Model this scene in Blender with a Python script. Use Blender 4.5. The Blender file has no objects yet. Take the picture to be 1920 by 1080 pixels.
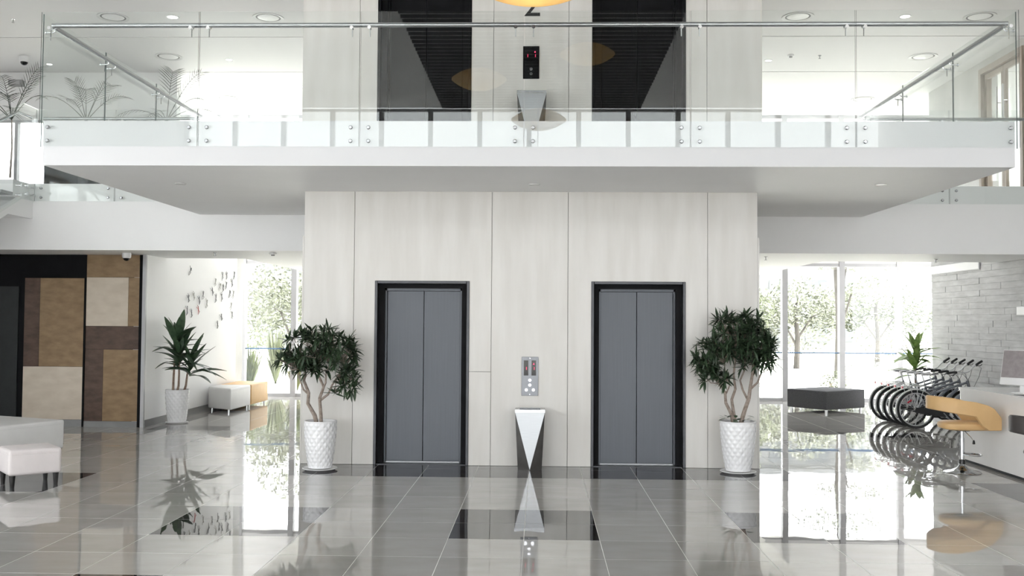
import bpy, bmesh, math, random
from mathutils import Vector, Matrix, Euler

random.seed(7)
PI = math.pi
scene = bpy.context.scene
col = scene.collection

# ------------------------------------------------------------------ camera
cam_d = bpy.data.cameras.new('camera')
cam = bpy.data.objects.new('camera', cam_d)
col.objects.link(cam)
cam_d.sensor_width = 36.0
cam_d.lens = 36.0 * 1809.72 / 1920.0
cam_d.clip_start = 0.05
cam_d.clip_end = 400
_r = Vector((0.999558, 0.028910, 0.006898))
_u = Vector((-0.005894, -0.034677, 0.999381))
_f = Vector((-0.029131, 0.998980, 0.034491))
cam.matrix_world = Matrix(((_r.x, _u.x, -_f.x, 0.0), (_r.y, _u.y, -_f.y, 0.0),
                           (_r.z, _u.z, -_f.z, 1.7218), (0, 0, 0, 1)))
scene.camera = cam

# ------------------------------------------------------------------ world: bright overcast daylight
world = bpy.data.worlds.new('overcast_sky')
scene.world = world
world.use_nodes = True
wn = world.node_tree
bg = wn.nodes['Background']
bg.inputs['Color'].default_value = (0.98, 0.985, 1.0, 1)
bg.inputs['Strength'].default_value = 1.0

sun_d = bpy.data.lights.new('sun', 'SUN')
sun_d.energy = 7.0; sun_d.angle = math.radians(6); sun_d.color = (1.0, 0.97, 0.92)
sun = bpy.data.objects.new('sun', sun_d); col.objects.link(sun)
sun.rotation_euler = Vector((0.55, -0.10, 0.83)).to_track_quat('Z', 'Y').to_euler()

vs = scene.view_settings
vs.view_transform = 'Standard'
vs.look = 'None'
vs.gamma = 1.0
vs.use_curve_mapping = False
vs.exposure = 2.6
scene.cycles.max_bounces = 12
scene.cycles.diffuse_bounces = 7
scene.cycles.glossy_bounces = 6
scene.cycles.transmission_bounces = 6
scene.cycles.transparent_max_bounces = 24
scene.cycles.caustics_reflective = True
scene.cycles.caustics_refractive = False
scene.cycles.sample_clamp_indirect = 8.0
scene.cycles.use_denoising = True

# ------------------------------------------------------------------ materials
def _new(name):
    m = bpy.data.materials.new(name)
    m.use_nodes = True
    nt = m.node_tree
    return m, nt, nt.nodes['Principled BSDF']

def mat(name, c, rough=0.5, metal=0.0, var=0.06, scale=6.0, c2=None, stretch=(1, 1, 1), bump=0.0,
        bscale=40.0, spec=0.5, emis=None, estr=0.0, coat=0.0, trans=0.0, detail=3.0, rvar=0.0):
    m, nt, b = _new(name)
    N, L = nt.nodes, nt.links
    tc = N.new('ShaderNodeTexCoord'); mp = N.new('ShaderNodeMapping')
    mp.inputs['Scale'].default_value = stretch
    L.new(tc.outputs['Object'], mp.inputs['Vector'])
    nz = N.new('ShaderNodeTexNoise')
    nz.inputs['Scale'].default_value = scale; nz.inputs['Detail'].default_value = detail
    L.new(mp.outputs['Vector'], nz.inputs['Vector'])
    rp = N.new('ShaderNodeValToRGB')
    if c2 is None:
        c2 = tuple(min(1, x * (1 + var)) for x in c); c1 = tuple(x * (1 - var) for x in c)
    else:
        c1 = c
    rp.color_ramp.elements[0].position = 0.32; rp.color_ramp.elements[1].position = 0.68
    rp.color_ramp.elements[0].color = (*c1, 1); rp.color_ramp.elements[1].color = (*c2, 1)
    L.new(nz.outputs['Fac'], rp.inputs['Fac'])
    L.new(rp.outputs['Color'], b.inputs['Base Color'])
    b.inputs['Roughness'].default_value = rough
    b.inputs['Metallic'].default_value = metal
    b.inputs['Specular IOR Level'].default_value = spec
    b.inputs['Coat Weight'].default_value = coat
    b.inputs['Coat Roughness'].default_value = 0.05
    if trans:
        b.inputs['Subsurface Weight'].default_value = 0.0
    if emis:
        b.inputs['Emission Color'].default_value = (*emis, 1)
        b.inputs['Emission Strength'].default_value = estr
    if bump:
        n2 = N.new('ShaderNodeTexNoise'); n2.inputs['Scale'].default_value = bscale
        n2.inputs['Detail'].default_value = 3
        L.new(mp.outputs['Vector'], n2.inputs['Vector'])
        bp = N.new('ShaderNodeBump'); bp.inputs['Strength'].default_value = bump
        bp.inputs['Distance'].default_value = 0.02
        L.new(n2.outputs['Fac'], bp.inputs['Height']); L.new(bp.outputs['Normal'], b.inputs['Normal'])
    return m

def glass(name, tint, f0=0.045):
    m = bpy.data.materials.new(name); m.use_nodes = True
    nt = m.node_tree; N, L = nt.nodes, nt.links
    N.clear()
    out = N.new('ShaderNodeOutputMaterial')
    lw = N.new('ShaderNodeLayerWeight'); lw.inputs['Blend'].default_value = 0.5
    pw = N.new('ShaderNodeMath'); pw.operation = 'POWER'; pw.inputs[1].default_value = 5.0
    L.new(lw.outputs['Facing'], pw.inputs[0])
    ma = N.new('ShaderNodeMath'); ma.operation = 'MULTIPLY_ADD'
    ma.inputs[1].default_value = 1 - f0; ma.inputs[2].default_value = f0
    L.new(pw.outputs[0], ma.inputs[0])
    tr = N.new('ShaderNodeBsdfTransparent'); tr.inputs['Color'].default_value = (*tint, 1)
    gl = N.new('ShaderNodeBsdfGlossy'); gl.inputs['Roughness'].default_value = 0.0
    gl.inputs['Color'].default_value = (0.97, 1, 0.99, 1)
    mx = N.new('ShaderNodeMixShader')
    L.new(ma.outputs[0], mx.inputs['Fac']); L.new(tr.outputs[0], mx.inputs[1]); L.new(gl.outputs[0], mx.inputs[2])
    L.new(mx.outputs[0], out.inputs['Surface'])
    return m

def tile_mat(name, c1, c2, rough):
    m, nt, b = _new(name)
    N, L = nt.nodes, nt.links
    geo = N.new('ShaderNodeNewGeometry')
    nz = N.new('ShaderNodeTexNoise'); nz.inputs['Scale'].default_value = 2.2; nz.inputs['Detail'].default_value = 5
    mp = N.new('ShaderNodeMapping'); mp.inputs['Scale'].default_value = (1.0, 2.2, 1)
    L.new(geo.outputs['Position'], mp.inputs['Vector']); L.new(mp.outputs['Vector'], nz.inputs['Vector'])
    rp = N.new('ShaderNodeValToRGB')
    rp.color_ramp.elements[0].position = 0.25; rp.color_ramp.elements[1].position = 0.75
    rp.color_ramp.elements[0].color = (*c1, 1); rp.color_ramp.elements[1].color = (*c2, 1)
    L.new(nz.outputs['Fac'], rp.inputs['Fac'])
    oi = N.new('ShaderNodeObjectInfo')
    mr = N.new('ShaderNodeMapRange'); mr.inputs['To Min'].default_value = 0.94; mr.inputs['To Max'].default_value = 1.06
    L.new(oi.outputs['Random'], mr.inputs['Value'])
    mu = N.new('ShaderNodeMix'); mu.data_type = 'RGBA'; mu.blend_type = 'MULTIPLY'; mu.inputs['Factor'].default_value = 1
    L.new(rp.outputs['Color'], mu.inputs['A']); L.new(mr.outputs['Result'], mu.inputs['B'])
    L.new(mu.outputs['Result'], b.inputs['Base Color'])
    b.inputs['Roughness'].default_value = rough
    b.inputs['IOR'].default_value = 2.25
    n2 = N.new('ShaderNodeTexNoise'); n2.inputs['Scale'].default_value = 2.6; n2.inputs['Detail'].default_value = 1.5
    L.new(geo.outputs['Position'], n2.inputs['Vector'])
    bp = N.new('ShaderNodeBump'); bp.inputs['Strength'].default_value = 0.06; bp.inputs['Distance'].default_value = 0.012
    L.new(n2.outputs['Fac'], bp.inputs['Height']); L.new(bp.outputs['Normal'], b.inputs['Normal'])
    return m

M = {}
M['white_paint'] = mat('white_paint', (0.84, 0.84, 0.84), 0.55, var=0.012, scale=1.5)
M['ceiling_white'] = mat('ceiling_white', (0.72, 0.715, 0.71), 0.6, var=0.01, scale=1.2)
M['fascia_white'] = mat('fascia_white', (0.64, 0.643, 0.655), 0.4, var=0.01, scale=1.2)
M['travertine'] = mat('travertine', (0.60, 0.580, 0.545), 0.28, c2=(0.665, 0.648, 0.618), scale=2.2, stretch=(3.0, 3.0, 0.42), detail=6, spec=0.4)
M['joint_dark'] = mat('joint_dark', (0.24, 0.23, 0.22), 0.8)
M['grout'] = mat('grout', (0.80, 0.79, 0.77), 0.55, var=0.05)
M['tile_grey'] = tile_mat('tile_grey', (0.40, 0.388, 0.37), (0.475, 0.463, 0.444), 0.015)
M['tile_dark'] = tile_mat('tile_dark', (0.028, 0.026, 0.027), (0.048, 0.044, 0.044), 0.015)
M['tile_brown_dark'] = mat('tile_brown_dark', (0.060, 0.032, 0.020), 0.5, c2=(0.108, 0.062, 0.042), scale=7, detail=8, stretch=(1, 1, 2))
M['tile_brown'] = mat('tile_brown', (0.215, 0.135, 0.066), 0.5, c2=(0.32, 0.215, 0.115), scale=5, detail=8, stretch=(1, 1, 2))
M['tile_cream'] = mat('tile_cream', (0.56, 0.48, 0.385), 0.4, c2=(0.65, 0.57, 0.47), scale=4, detail=6, stretch=(1, 1, 2))
M['black_panel'] = mat('black_panel', (0.006, 0.006, 0.007), 0.6, var=0.2, spec=0.12)
M['charcoal_door'] = mat('charcoal_door', (0.022, 0.025, 0.026), 0.5, var=0.1, spec=0.3)
M['dark_metal'] = mat('dark_metal', (0.055, 0.056, 0.060), 0.32, metal=0.7, var=0.1)
M['door_steel'] = mat('door_steel', (0.078, 0.083, 0.092), 0.40, metal=0.8, var=0.05, stretch=(60, 60, 0.6), scale=2, bump=0.015, bscale=6)
M['black_gloss'] = mat('black_gloss', (0.006, 0.006, 0.007), 0.08, var=0.2)
M['black_matt'] = mat('black_matt', (0.007, 0.007, 0.008), 0.6, var=0.2, spec=0.08)
M['chrome_dark'] = mat('chrome_dark', (0.50, 0.51, 0.52), 0.10, metal=1.0, var=0.02)
M['chrome'] = mat('chrome', (0.78, 0.79, 0.80), 0.09, metal=1.0, var=0.02)
M['brushed'] = mat('brushed', (0.42, 0.43, 0.44), 0.24, metal=1.0, var=0.05, stretch=(40, 40, 1))
M['panel_steel'] = mat('panel_steel', (0.17, 0.175, 0.185), 0.35, metal=0.9, var=0.05, stretch=(40, 40, 1))
M['steel_light'] = mat('steel_light', (0.37, 0.38, 0.39), 0.30, metal=0.8, var=0.03, stretch=(1, 1, 30))
M['bin_dark'] = mat('bin_dark', (0.060, 0.057, 0.054), 0.28, metal=0.5, var=0.2)
M['glass_clear'] = glass('glass_clear', (0.964, 0.975, 0.971), 0.034)
M['glass_window'] = glass('glass_window', (0.975, 0.985, 0.985), 0.04)
M['glass_edge'] = mat('glass_edge', (0.03, 0.055, 0.052), 0.4, var=0.1, spec=0.15)
M['frame_grey'] = mat('frame_grey', (0.42, 0.42, 0.43), 0.4, metal=0.2, var=0.03)
M['frame_blue'] = mat('frame_blue', (0.10, 0.19, 0.33), 0.4, metal=0.2, var=0.03)
M['leather_white'] = mat('leather_white', (0.74, 0.735, 0.73), 0.45, var=0.02, bump=0.05, bscale=120)
M['leather_pink'] = mat('leather_pink', (0.72, 0.67, 0.665), 0.6, var=0.03, bump=0.1, bscale=60)
M['leather_tan'] = mat('leather_tan', (0.66, 0.425, 0.195), 0.45, var=0.04, bump=0.05, bscale=120)
M['bench_yellow'] = mat('bench_yellow', (0.80, 0.52, 0.24), 0.5, var=0.03)
M['fabric_charcoal'] = mat('fabric_charcoal', (0.085, 0.086, 0.094), 0.9, var=0.15, scale=60, bump=0.1, bscale=250)
M['leather_brown'] = mat('leather_brown', (0.045, 0.038, 0.036), 0.5, var=0.1)
M['black_wood'] = mat('black_wood', (0.012, 0.011, 0.011), 0.25, var=0.2)
M['ceramic'] = mat('ceramic', (0.80, 0.80, 0.81), 0.22, var=0.01)
M['soil'] = mat('soil', (0.03, 0.022, 0.016), 0.95, var=0.4, scale=40, bump=0.5, bscale=60)
M['bark'] = mat('bark', (0.21, 0.165, 0.135), 0.85, c2=(0.36, 0.30, 0.26), scale=30, bump=0.5, bscale=50)
M['bark_out'] = mat('bark_out', (0.06, 0.055, 0.05), 0.9, var=0.2)
M['bark_red'] = mat('bark_red', (0.22, 0.15, 0.115), 0.8, c2=(0.36, 0.27, 0.21), scale=20, stretch=(1, 1, 5), bump=0.3)
M['leaf_dark'] = mat('leaf_dark', (0.022, 0.042, 0.022), 0.38, c2=(0.048, 0.082, 0.040), scale=9)
M['leaf_drac'] = mat('leaf_drac', (0.030, 0.062, 0.034), 0.36, c2=(0.066, 0.118, 0.060), scale=7)
M['leaf_bright'] = mat('leaf_bright', (0.10, 0.20, 0.04), 0.42, c2=(0.25, 0.36, 0.10), scale=8)
M['leaf_palm'] = mat('leaf_palm', (0.012, 0.022, 0.012), 0.5, c2=(0.028, 0.045, 0.025), scale=8)
M['leaf_out'] = mat('leaf_out', (0.024, 0.032, 0.010), 0.6, c2=(0.060, 0.072, 0.030), scale=3)
M['leaf_out2'] = mat('leaf_out2', (0.055, 0.062, 0.038), 0.6, c2=(0.11, 0.12, 0.082), scale=3)
M['grass_out'] = mat('grass_out', (0.022, 0.040, 0.008), 0.6, c2=(0.085, 0.105, 0.025), scale=3)
M['lawn'] = mat('lawn', (0.55, 0.55, 0.49), 0.9, c2=(0.64, 0.635, 0.59), scale=0.6, detail=8)
M['paving'] = mat('paving', (0.30, 0.295, 0.285), 0.8, var=0.06, scale=0.5)
M['build_out'] = mat('build_out', (0.13, 0.135, 0.14), 0.7, var=0.03)
M['glass_far'] = mat('glass_far', (0.10, 0.108, 0.115), 0.2, var=0.1)
M['stone_grey'] = mat('stone_grey', (0.45, 0.452, 0.46), 0.7, c2=(0.58, 0.583, 0.59), scale=3.0, stretch=(1, 1, 5), detail=8, bump=0.12, bscale=30)
M['stone_joint'] = mat('stone_joint', (0.27, 0.27, 0.275), 0.9)
M['concrete'] = mat('concrete', (0.40, 0.395, 0.38), 0.4, c2=(0.52, 0.515, 0.50), scale=1.6, detail=7)
M['wood_frame'] = mat('wood_frame', (0.30, 0.245, 0.20), 0.45, c2=(0.38, 0.32, 0.27), scale=6, stretch=(8, 8, 0.6))
M['wood_dark'] = mat('wood_dark', (0.06, 0.045, 0.04), 0.5, var=0.2)
M['counter_white'] = mat('counter_white', (0.86, 0.855, 0.85), 0.12, var=0.01, coat=0.3)
M['plastic_white'] = mat('plastic_white', (0.80, 0.80, 0.80), 0.3, var=0.01)
M['plastic_grey'] = mat('plastic_grey', (0.30, 0.30, 0.30), 0.4, var=0.03)
M['screen'] = mat('screen', (0.30, 0.27, 0.275), 0.35, var=0.12, scale=18)
M['rubber'] = mat('rubber', (0.022, 0.022, 0.024), 0.7, var=0.2)
M['bike_frame'] = mat('bike_frame', (0.19, 0.205, 0.235), 0.28, metal=0.35, var=0.05)
M['silver'] = mat('silver', (0.66, 0.67, 0.68), 0.28, metal=0.7, var=0.03)
M['saddle_grey'] = mat('saddle_grey', (0.30, 0.30, 0.31), 0.45, var=0.1)
M['red_plastic'] = mat('red_plastic', (0.62, 0.03, 0.06), 0.3, var=0.05)
M['red_led'] = mat('red_led', (0.5, 0.02, 0.05), 0.5, emis=(1, 0.05, 0.16), estr=0.35)
M['button_lit'] = mat('button_lit', (0.8, 0.8, 0.85), 0.3, emis=(0.9, 0.93, 1), estr=0.25)
M['bamboo'] = mat('bamboo', (0.52, 0.36, 0.16), 0.5, c2=(0.72, 0.54, 0.28), scale=8, stretch=(1, 1, 12))
M['bulb'] = mat('bulb', (1, 0.9, 0.7), 0.5, emis=(1, 0.78, 0.45), estr=3.0)
M['lamp_on'] = mat('lamp_on', (1, 1, 1), 0.5, emis=(1, 0.97, 0.92), estr=2.2)
M['lamp_off'] = mat('lamp_off', (0.78, 0.78, 0.77), 0.3, var=0.01)
M['lamp_ring'] = mat('lamp_ring', (0.62, 0.62, 0.61), 0.35, var=0.02)
M['lamp_gap'] = mat('lamp_gap', (0.16, 0.16, 0.16), 0.6)
M['louver'] = mat('louver', (0.012, 0.012, 0.013), 0.5, var=0.1)
M['figure_grey'] = mat('figure_grey', (0.17, 0.17, 0.175), 0.4, metal=0.3, var=0.15)
M['figure_pale'] = mat('figure_pale', (0.40, 0.39, 0.36), 0.4, metal=0.3, var=0.1)
M['figure_red'] = mat('figure_red', (0.50, 0.10, 0.09), 0.4, var=0.1)
M['ink'] = mat('ink', (0.012, 0.012, 0.013), 0.5, var=0.1)
M['baseboard'] = mat('baseboard', (0.20, 0.20, 0.20), 0.35, var=0.05)
M['paper'] = mat('paper', (0.55, 0.55, 0.56), 0.5, var=0.25, scale=14)

# ------------------------------------------------------------------ helpers
class MB:
    def __init__(s):
        s.v = []; s.f = []; s.mi = []
        s.cur = 0
    def _add(s, vs, fs):
        o = len(s.v)
        s.v += [tuple(v) for v in vs]
        s.f += [tuple(i + o for i in f) for f in fs]
        s.mi += [s.cur] * len(fs)
        return s
    def box(s, x0, x1, y0, y1, z0, z1):
        return s._add([(x0, y0, z0), (x1, y0, z0), (x1, y1, z0), (x0, y1, z0), (x0, y0, z1), (x1, y0, z1), (x1, y1, z1), (x0, y1, z1)],
                      [(0, 3, 2, 1), (4, 5, 6, 7), (0, 1, 5, 4), (1, 2, 6, 5), (2, 3, 7, 6), (3, 0, 4, 7)])
    def prism(s, poly, z0, z1):
        n = len(poly)
        vs = [(x, y, z0) for x, y in poly] + [(x, y, z1) for x, y in poly]
        fs = [tuple(range(n - 1, -1, -1)), tuple(range(n, 2 * n))] + [(i, (i + 1) % n, n + (i + 1) % n, n + i) for i in range(n)]
        return s._add(vs, fs)
    def extrude(s, poly, axis, a0, a1):
        # poly given in the two axes other than `axis`, in cyclic order
        n = len(poly)
        def P(p, a):
            return {'x': (a, p[0], p[1]), 'y': (p[0], a, p[1]), 'z': (p[0], p[1], a)}[axis]
        vs = [P(p, a0) for p in poly] + [P(p, a1) for p in poly]
        fs = [tuple(range(n - 1, -1, -1)), tuple(range(n, 2 * n))] + [(i, (i + 1) % n, n + (i + 1) % n, n + i) for i in range(n)]
        return s._add(vs, fs)
    def tube(s, pts, r, n=8, cap=True):
        pts = [Vector(p) for p in pts]
        rs = r if isinstance(r, (list, tuple)) else [r] * len(pts)
        vs = []; prev = None
        for i, p in enumerate(pts):
            a = pts[max(i - 1, 0)]; b = pts[min(i + 1, len(pts) - 1)]
            t = (b - a)
            t = t.normalized() if t.length > 1e-9 else Vector((0, 0, 1))
            if prev is None:
                ref = Vector((0, 0, 1)) if abs(t.z) < 0.9 else Vector((1, 0, 0))
                u = t.cross(ref).normalized()
            else:
                u = (prev - t * prev.dot(t)).normalized()
            prev = u
            w = t.cross(u)
            for k in range(n):
                a_ = 2 * PI * k / n
                vs.append(p + (u * math.cos(a_) + w * math.sin(a_)) * rs[i])
        fs = []
        for i in range(len(pts) - 1):
            for k in range(n):
                k2 = (k + 1) % n
                fs.append((i * n + k, i * n + k2, (i + 1) * n + k2, (i + 1) * n + k))
        if cap:
            fs.append(tuple(range(n - 1, -1, -1)))
            fs.append(tuple((len(pts) - 1) * n + k for k in range(n)))
        return s._add(vs, fs)
    def lathe(s, prof, n=32, c=(0, 0, 0), axis='z', closed=False):
        vs = []
        for r, z in prof:
            for k in range(n):
                a = 2 * PI * k / n
                x, y = r * math.cos(a), r * math.sin(a)
                if axis == 'z': vs.append((c[0] + x, c[1] + y, c[2] + z))
                elif axis == 'y': vs.append((c[0] + x, c[1] + z, c[2] - y))
                else: vs.append((c[0] + z, c[1] + x, c[2] + y))
        fs = []
        m = len(prof)
        for i in range(m if closed else m - 1):
            for k in range(n):
                k2 = (k + 1) % n; j = (i + 1) % m
                fs.append((i * n + k, i * n + k2, j * n + k2, j * n + k))
        if not closed:
            if prof[0][0] > 1e-6: fs.append(tuple(range(n - 1, -1, -1)))
            if prof[-1][0] > 1e-6: fs.append(tuple((m - 1) * n + k for k in range(n)))
        return s._add(vs, fs)
    def ball(s, c, rx, ry=None, rz=None, n=12, m=8):
        ry = ry or rx; rz = rz or rx
        vs = [(c[0], c[1], c[2] - rz)]
        for i in range(1, m):
            t = PI * i / m
            for k in range(n):
                a = 2 * PI * k / n
                vs.append((c[0] + rx * math.sin(t) * math.cos(a), c[1] + ry * math.sin(t) * math.sin(a), c[2] - rz * math.cos(t)))
        vs.append((c[0], c[1], c[2] + rz))
        fs = [(0, 1 + (k + 1) % n, 1 + k) for k in range(n)]
        for i in range(m - 2):
            for k in range(n):
                a = 1 + i * n; k2 = (k + 1) % n
                fs.append((a + k, a + k2, a + n + k2, a + n + k))
        top = len(vs) - 1; a = 1 + (m - 2) * n
        fs += [(a + k, a + (k + 1) % n, top) for k in range(n)]
        return s._add(vs, fs)
    def xform(s, mtx, start=0):
        for i in range(start, len(s.v)):
            s.v[i] = tuple(mtx @ Vector(s.v[i]))
        return s
    def mesh(s, name, mats, smooth=False, bevel=0.0, segs=2):
        me = bpy.data.meshes.new(name)
        me.from_pydata(s.v, [], s.f)
        if not isinstance(mats, (list, tuple)): mats = [mats]
        for m_ in mats: me.materials.append(M[m_] if isinstance(m_, str) else m_)
        if len(mats) > 1: me.polygons.foreach_set('material_index', s.mi)
        bm = bmesh.new(); bm.from_mesh(me)
        bmesh.ops.recalc_face_normals(bm, faces=bm.faces)
        if bevel > 0:
            bmesh.ops.bevel(bm, geom=[e for e in bm.edges if e.calc_face_angle(0) > 0.5], offset=bevel, segments=segs, profile=0.6, affect='EDGES')
        bm.to_mesh(me); bm.free()
        if smooth or bevel > 0:
            me.shade_smooth(); me.set_sharp_from_angle(angle=0.7)
        me.update()
        return me
    def build(s, name, mats, parent=None, smooth=False, bevel=0.0, segs=2, loc=None):
        return link(name, s.mesh(name, mats, smooth, bevel, segs), parent, loc)

def link(name, me, parent=None, loc=None, mtx=None):
    o = bpy.data.objects.new(name, me)
    col.objects.link(o)
    if parent is not None: o.parent = parent
    if loc is not None: o.location = loc
    if mtx is not None: o.matrix_basis = mtx
    return o

def tag(o, label, cat=None, group=None, kind=None):
    if label: o['label'] = label
    if cat: o['category'] = cat
    if group: o['group'] = group
    if kind: o['kind'] = kind
    return o

def thing(name, label, cat, loc=(0, 0, 0), rz=0.0, group=None):
    o = bpy.data.objects.new(name, None)
    o.empty_display_size = 0.1
    col.objects.link(o)
    o.location = loc; o.rotation_euler = (0, 0, rz)
    return tag(o, label, cat, group)

def struct(o, label=None):
    o['kind'] = 'structure'
    if label: o['label'] = label
    return o

def copy_tree(o, parent=None):
    c = o.copy(); col.objects.link(c); c.parent = parent
    for ch in list(o.children): copy_tree(ch, c)
    return c

B = lambda *a: MB().box(*a)

# ------------------------------------------------------------------ key dimensions (metres)
D = 11.547      # front face of the lift core
DF = 9.628      # front edge of the balcony
DB = 14.177     # front edge of the mezzanine
ZS, ZT, ZB = 3.276, 3.7315, 2.741
XL, XR = -5.068, 4.683
XW = -6.2835    # white wall on the left
YP = 15.223     # tiled wall on the left
XS = 7.50       # stone wall on the right
ZC = 6.35       # upper ceiling
YW = 21.6       # rear glazing
YF = -9.0       # front glazing (behind the camera)
ZA = 8.0        # atrium ceiling
XLL = -10.6
ZG = 4.8        # head of the added side glazing, set for the light it admits

# ================================================================== SETTING
# ---- floor with separate tiles
floor = struct(B(XLL, 9.8, YF, YW, -0.14, -0.0008).build('floor', 'grout'), 'polished grey tiled lobby floor')
TS = 0.6; X0 = -0.118; Y0 = 8.885
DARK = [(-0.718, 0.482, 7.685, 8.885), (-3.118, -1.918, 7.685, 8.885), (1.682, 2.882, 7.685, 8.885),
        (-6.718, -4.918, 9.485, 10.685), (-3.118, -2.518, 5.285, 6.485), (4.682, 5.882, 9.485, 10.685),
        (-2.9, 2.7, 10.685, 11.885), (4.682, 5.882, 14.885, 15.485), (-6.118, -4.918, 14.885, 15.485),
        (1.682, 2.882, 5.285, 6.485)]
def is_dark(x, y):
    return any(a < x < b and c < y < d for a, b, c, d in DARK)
def project(P):
    d = Vector(P) - Vector((0, 0, 1.7218))
    z = d.dot(_f)
    if z < 0.5: return None
    return 960 + 1809.72 * d.dot(_r) / z, 540 - 1809.72 * d.dot(_u) / z, z
g = 0.0025
tiles = []
for i in range(-18, 17):
    for j in range(-31, 23):
        x = X0 + TS * i; y = Y0 + TS * j
        x0, x1, y0, y1 = max(x, XLL), min(x + TS, 9.8), max(y, YF), min(y + TS, YW)
        if x1 - x0 < 0.05 or y1 - y0 < 0.05: continue
        cx, cy = x + TS / 2, y + TS / 2
        if -2.9 < x and x + TS < 2.7 and y > D + 0.3 and y + TS < 16.4: continue
        q = project((cx, cy, 0))
        full = (x1 - x0 > TS - 0.01) and (y1 - y0 > TS - 0.01)
        vis = q is not None and -120 < q[0] < 2040 and q[1] < 1150 and full and not (cx > 5.6 and cy < 12) and not (abs(cx) < 2.9 and cy > 11.9) and cy < 20.5
        tiles.append((q[2] if vis else 1e3, x0, x1, y0, y1, is_dark(cx, cy), vis))
tiles.sort()
tile_me = {d: MB().box(-TS / 2 + g, TS / 2 - g, -TS / 2 + g, TS / 2 - g, -0.012, 0.0).mesh('tile', 'tile_dark' if d else 'tile_grey') for d in (True, False)}
rest = MB()
cnt = 0
for (k, x0, x1, y0, y1, dk, vis) in tiles:
    if vis and cnt < 298:
        o = link('tile', tile_me[dk], floor, (0.5 * (x0 + x1), 0.5 * (y0 + y1), 0))
        o.rotation_euler = (random.gauss(0, 0.0005), random.gauss(0, 0.0005), 0)
        cnt += 1
    else:
        rest.cur = 1 if dk else 0
        rest.box(x0 + g, x1 - g, y0 + g, y1 - g, -0.012, 0.0)
o = rest.build('tile', ['tile_grey', 'tile_dark'], floor)
o['kind'] = 'stuff'

# ---- lift core: body, stone panels, portals
CX0, CX1 = -2.85, 2.585
core = MB()
core.box(CX0, CX1, D + 0.30, 16.4, 0, ZA)
lifts = [(-1.985, -0.846), (0.611, 1.733)]
for z0, z1, zo in ((0, ZT, 2.20), (ZT, ZA, 6.05)):
    xs = [CX0 + (0.0 if z0 == 0 else -0.05), lifts[0][0], lifts[0][1], lifts[1][0], lifts[1][1], CX1 + (0.0 if z0 == 0 else 0.06)]
    for a, b in ((0, 1), (2, 3), (4, 5)):
        core.box(xs[a], xs[b], D + 0.022, D + 0.30, z0, z1)
    for a, b in lifts:
        core.box(a, b, D + 0.022, D + 0.30, zo, z1)
wall_core = struct(core.build('wall_core', 'joint_dark'), 'cream stone clad lift core')
JG = 0.0028
def panel(x0, x1, z0, z1, y0=D, y1=D + 0.022):
    return B(x0 + JG, x1 - JG, y0, y1, z0 + JG, z1 - JG).build('stone_panel', 'travertine', wall_core)
def upanel(x0, x1, a, b, zo, z0, z1, zl=None):
    """panel with the doorway cut out of it; zl cuts the right leg off at that height"""
    g_ = JG
    p_ = [(x0 + g_, z0 + g_), (a, z0 + g_), (a, zo), (b, zo), (b, (zl or z0) + g_), (x1 - g_, (zl or z0) + g_), (x1 - g_, z1 - g_), (x0 + g_, z1 - g_)]
    MB().extrude(p_, 'y', D, D + .022).build('stone_panel', 'travertine', wall_core)
panel(-2.85, -2.24, 0, ZS + .1); panel(1.994, 2.585, 0, ZS + .1)
upanel(-2.24, -.582, -1.985, -.846, 2.20, 0, ZS + .1, 1.117); panel(-.846 - JG, -.582, 0, 1.117)
upanel(.332, 1.994, .611, 1.733, 2.205, 0, ZS + .1)
panel(-0.582, 0.332, 0, ZS + .1)
# upper storey panels
for (x0, x1) in ((-2.90, -2.205), (-2.205, -1.985), (-0.846, -0.579), (0.329, 0.611), (1.733, 1.985), (1.985, 2.645)):
    panel(x0, x1, ZT, 6.05); panel(x0, x1, 6.05, ZA)
panel(-0.579, 0.329, ZT, 6.05); panel(-0.579, 0.329, 6.05, ZA)
for a, b in lifts: panel(a, b, 6.05, ZA)
# side cladding of the core
for xx in (CX0, CX1):
    s_ = -1 if xx < 0 else 1
    for y0, y1 in ((D, 13.2), (13.2, 14.9), (14.9, 16.4)):
        for z0, z1 in ((0, ZB), (ZT, ZC)):
            B(min(xx, xx + s_ * .02), max(xx, xx + s_ * .02), y0 + JG, y1 - JG, z0 + JG, z1 - JG).build('stone_panel', 'travertine', wall_core)

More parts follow.
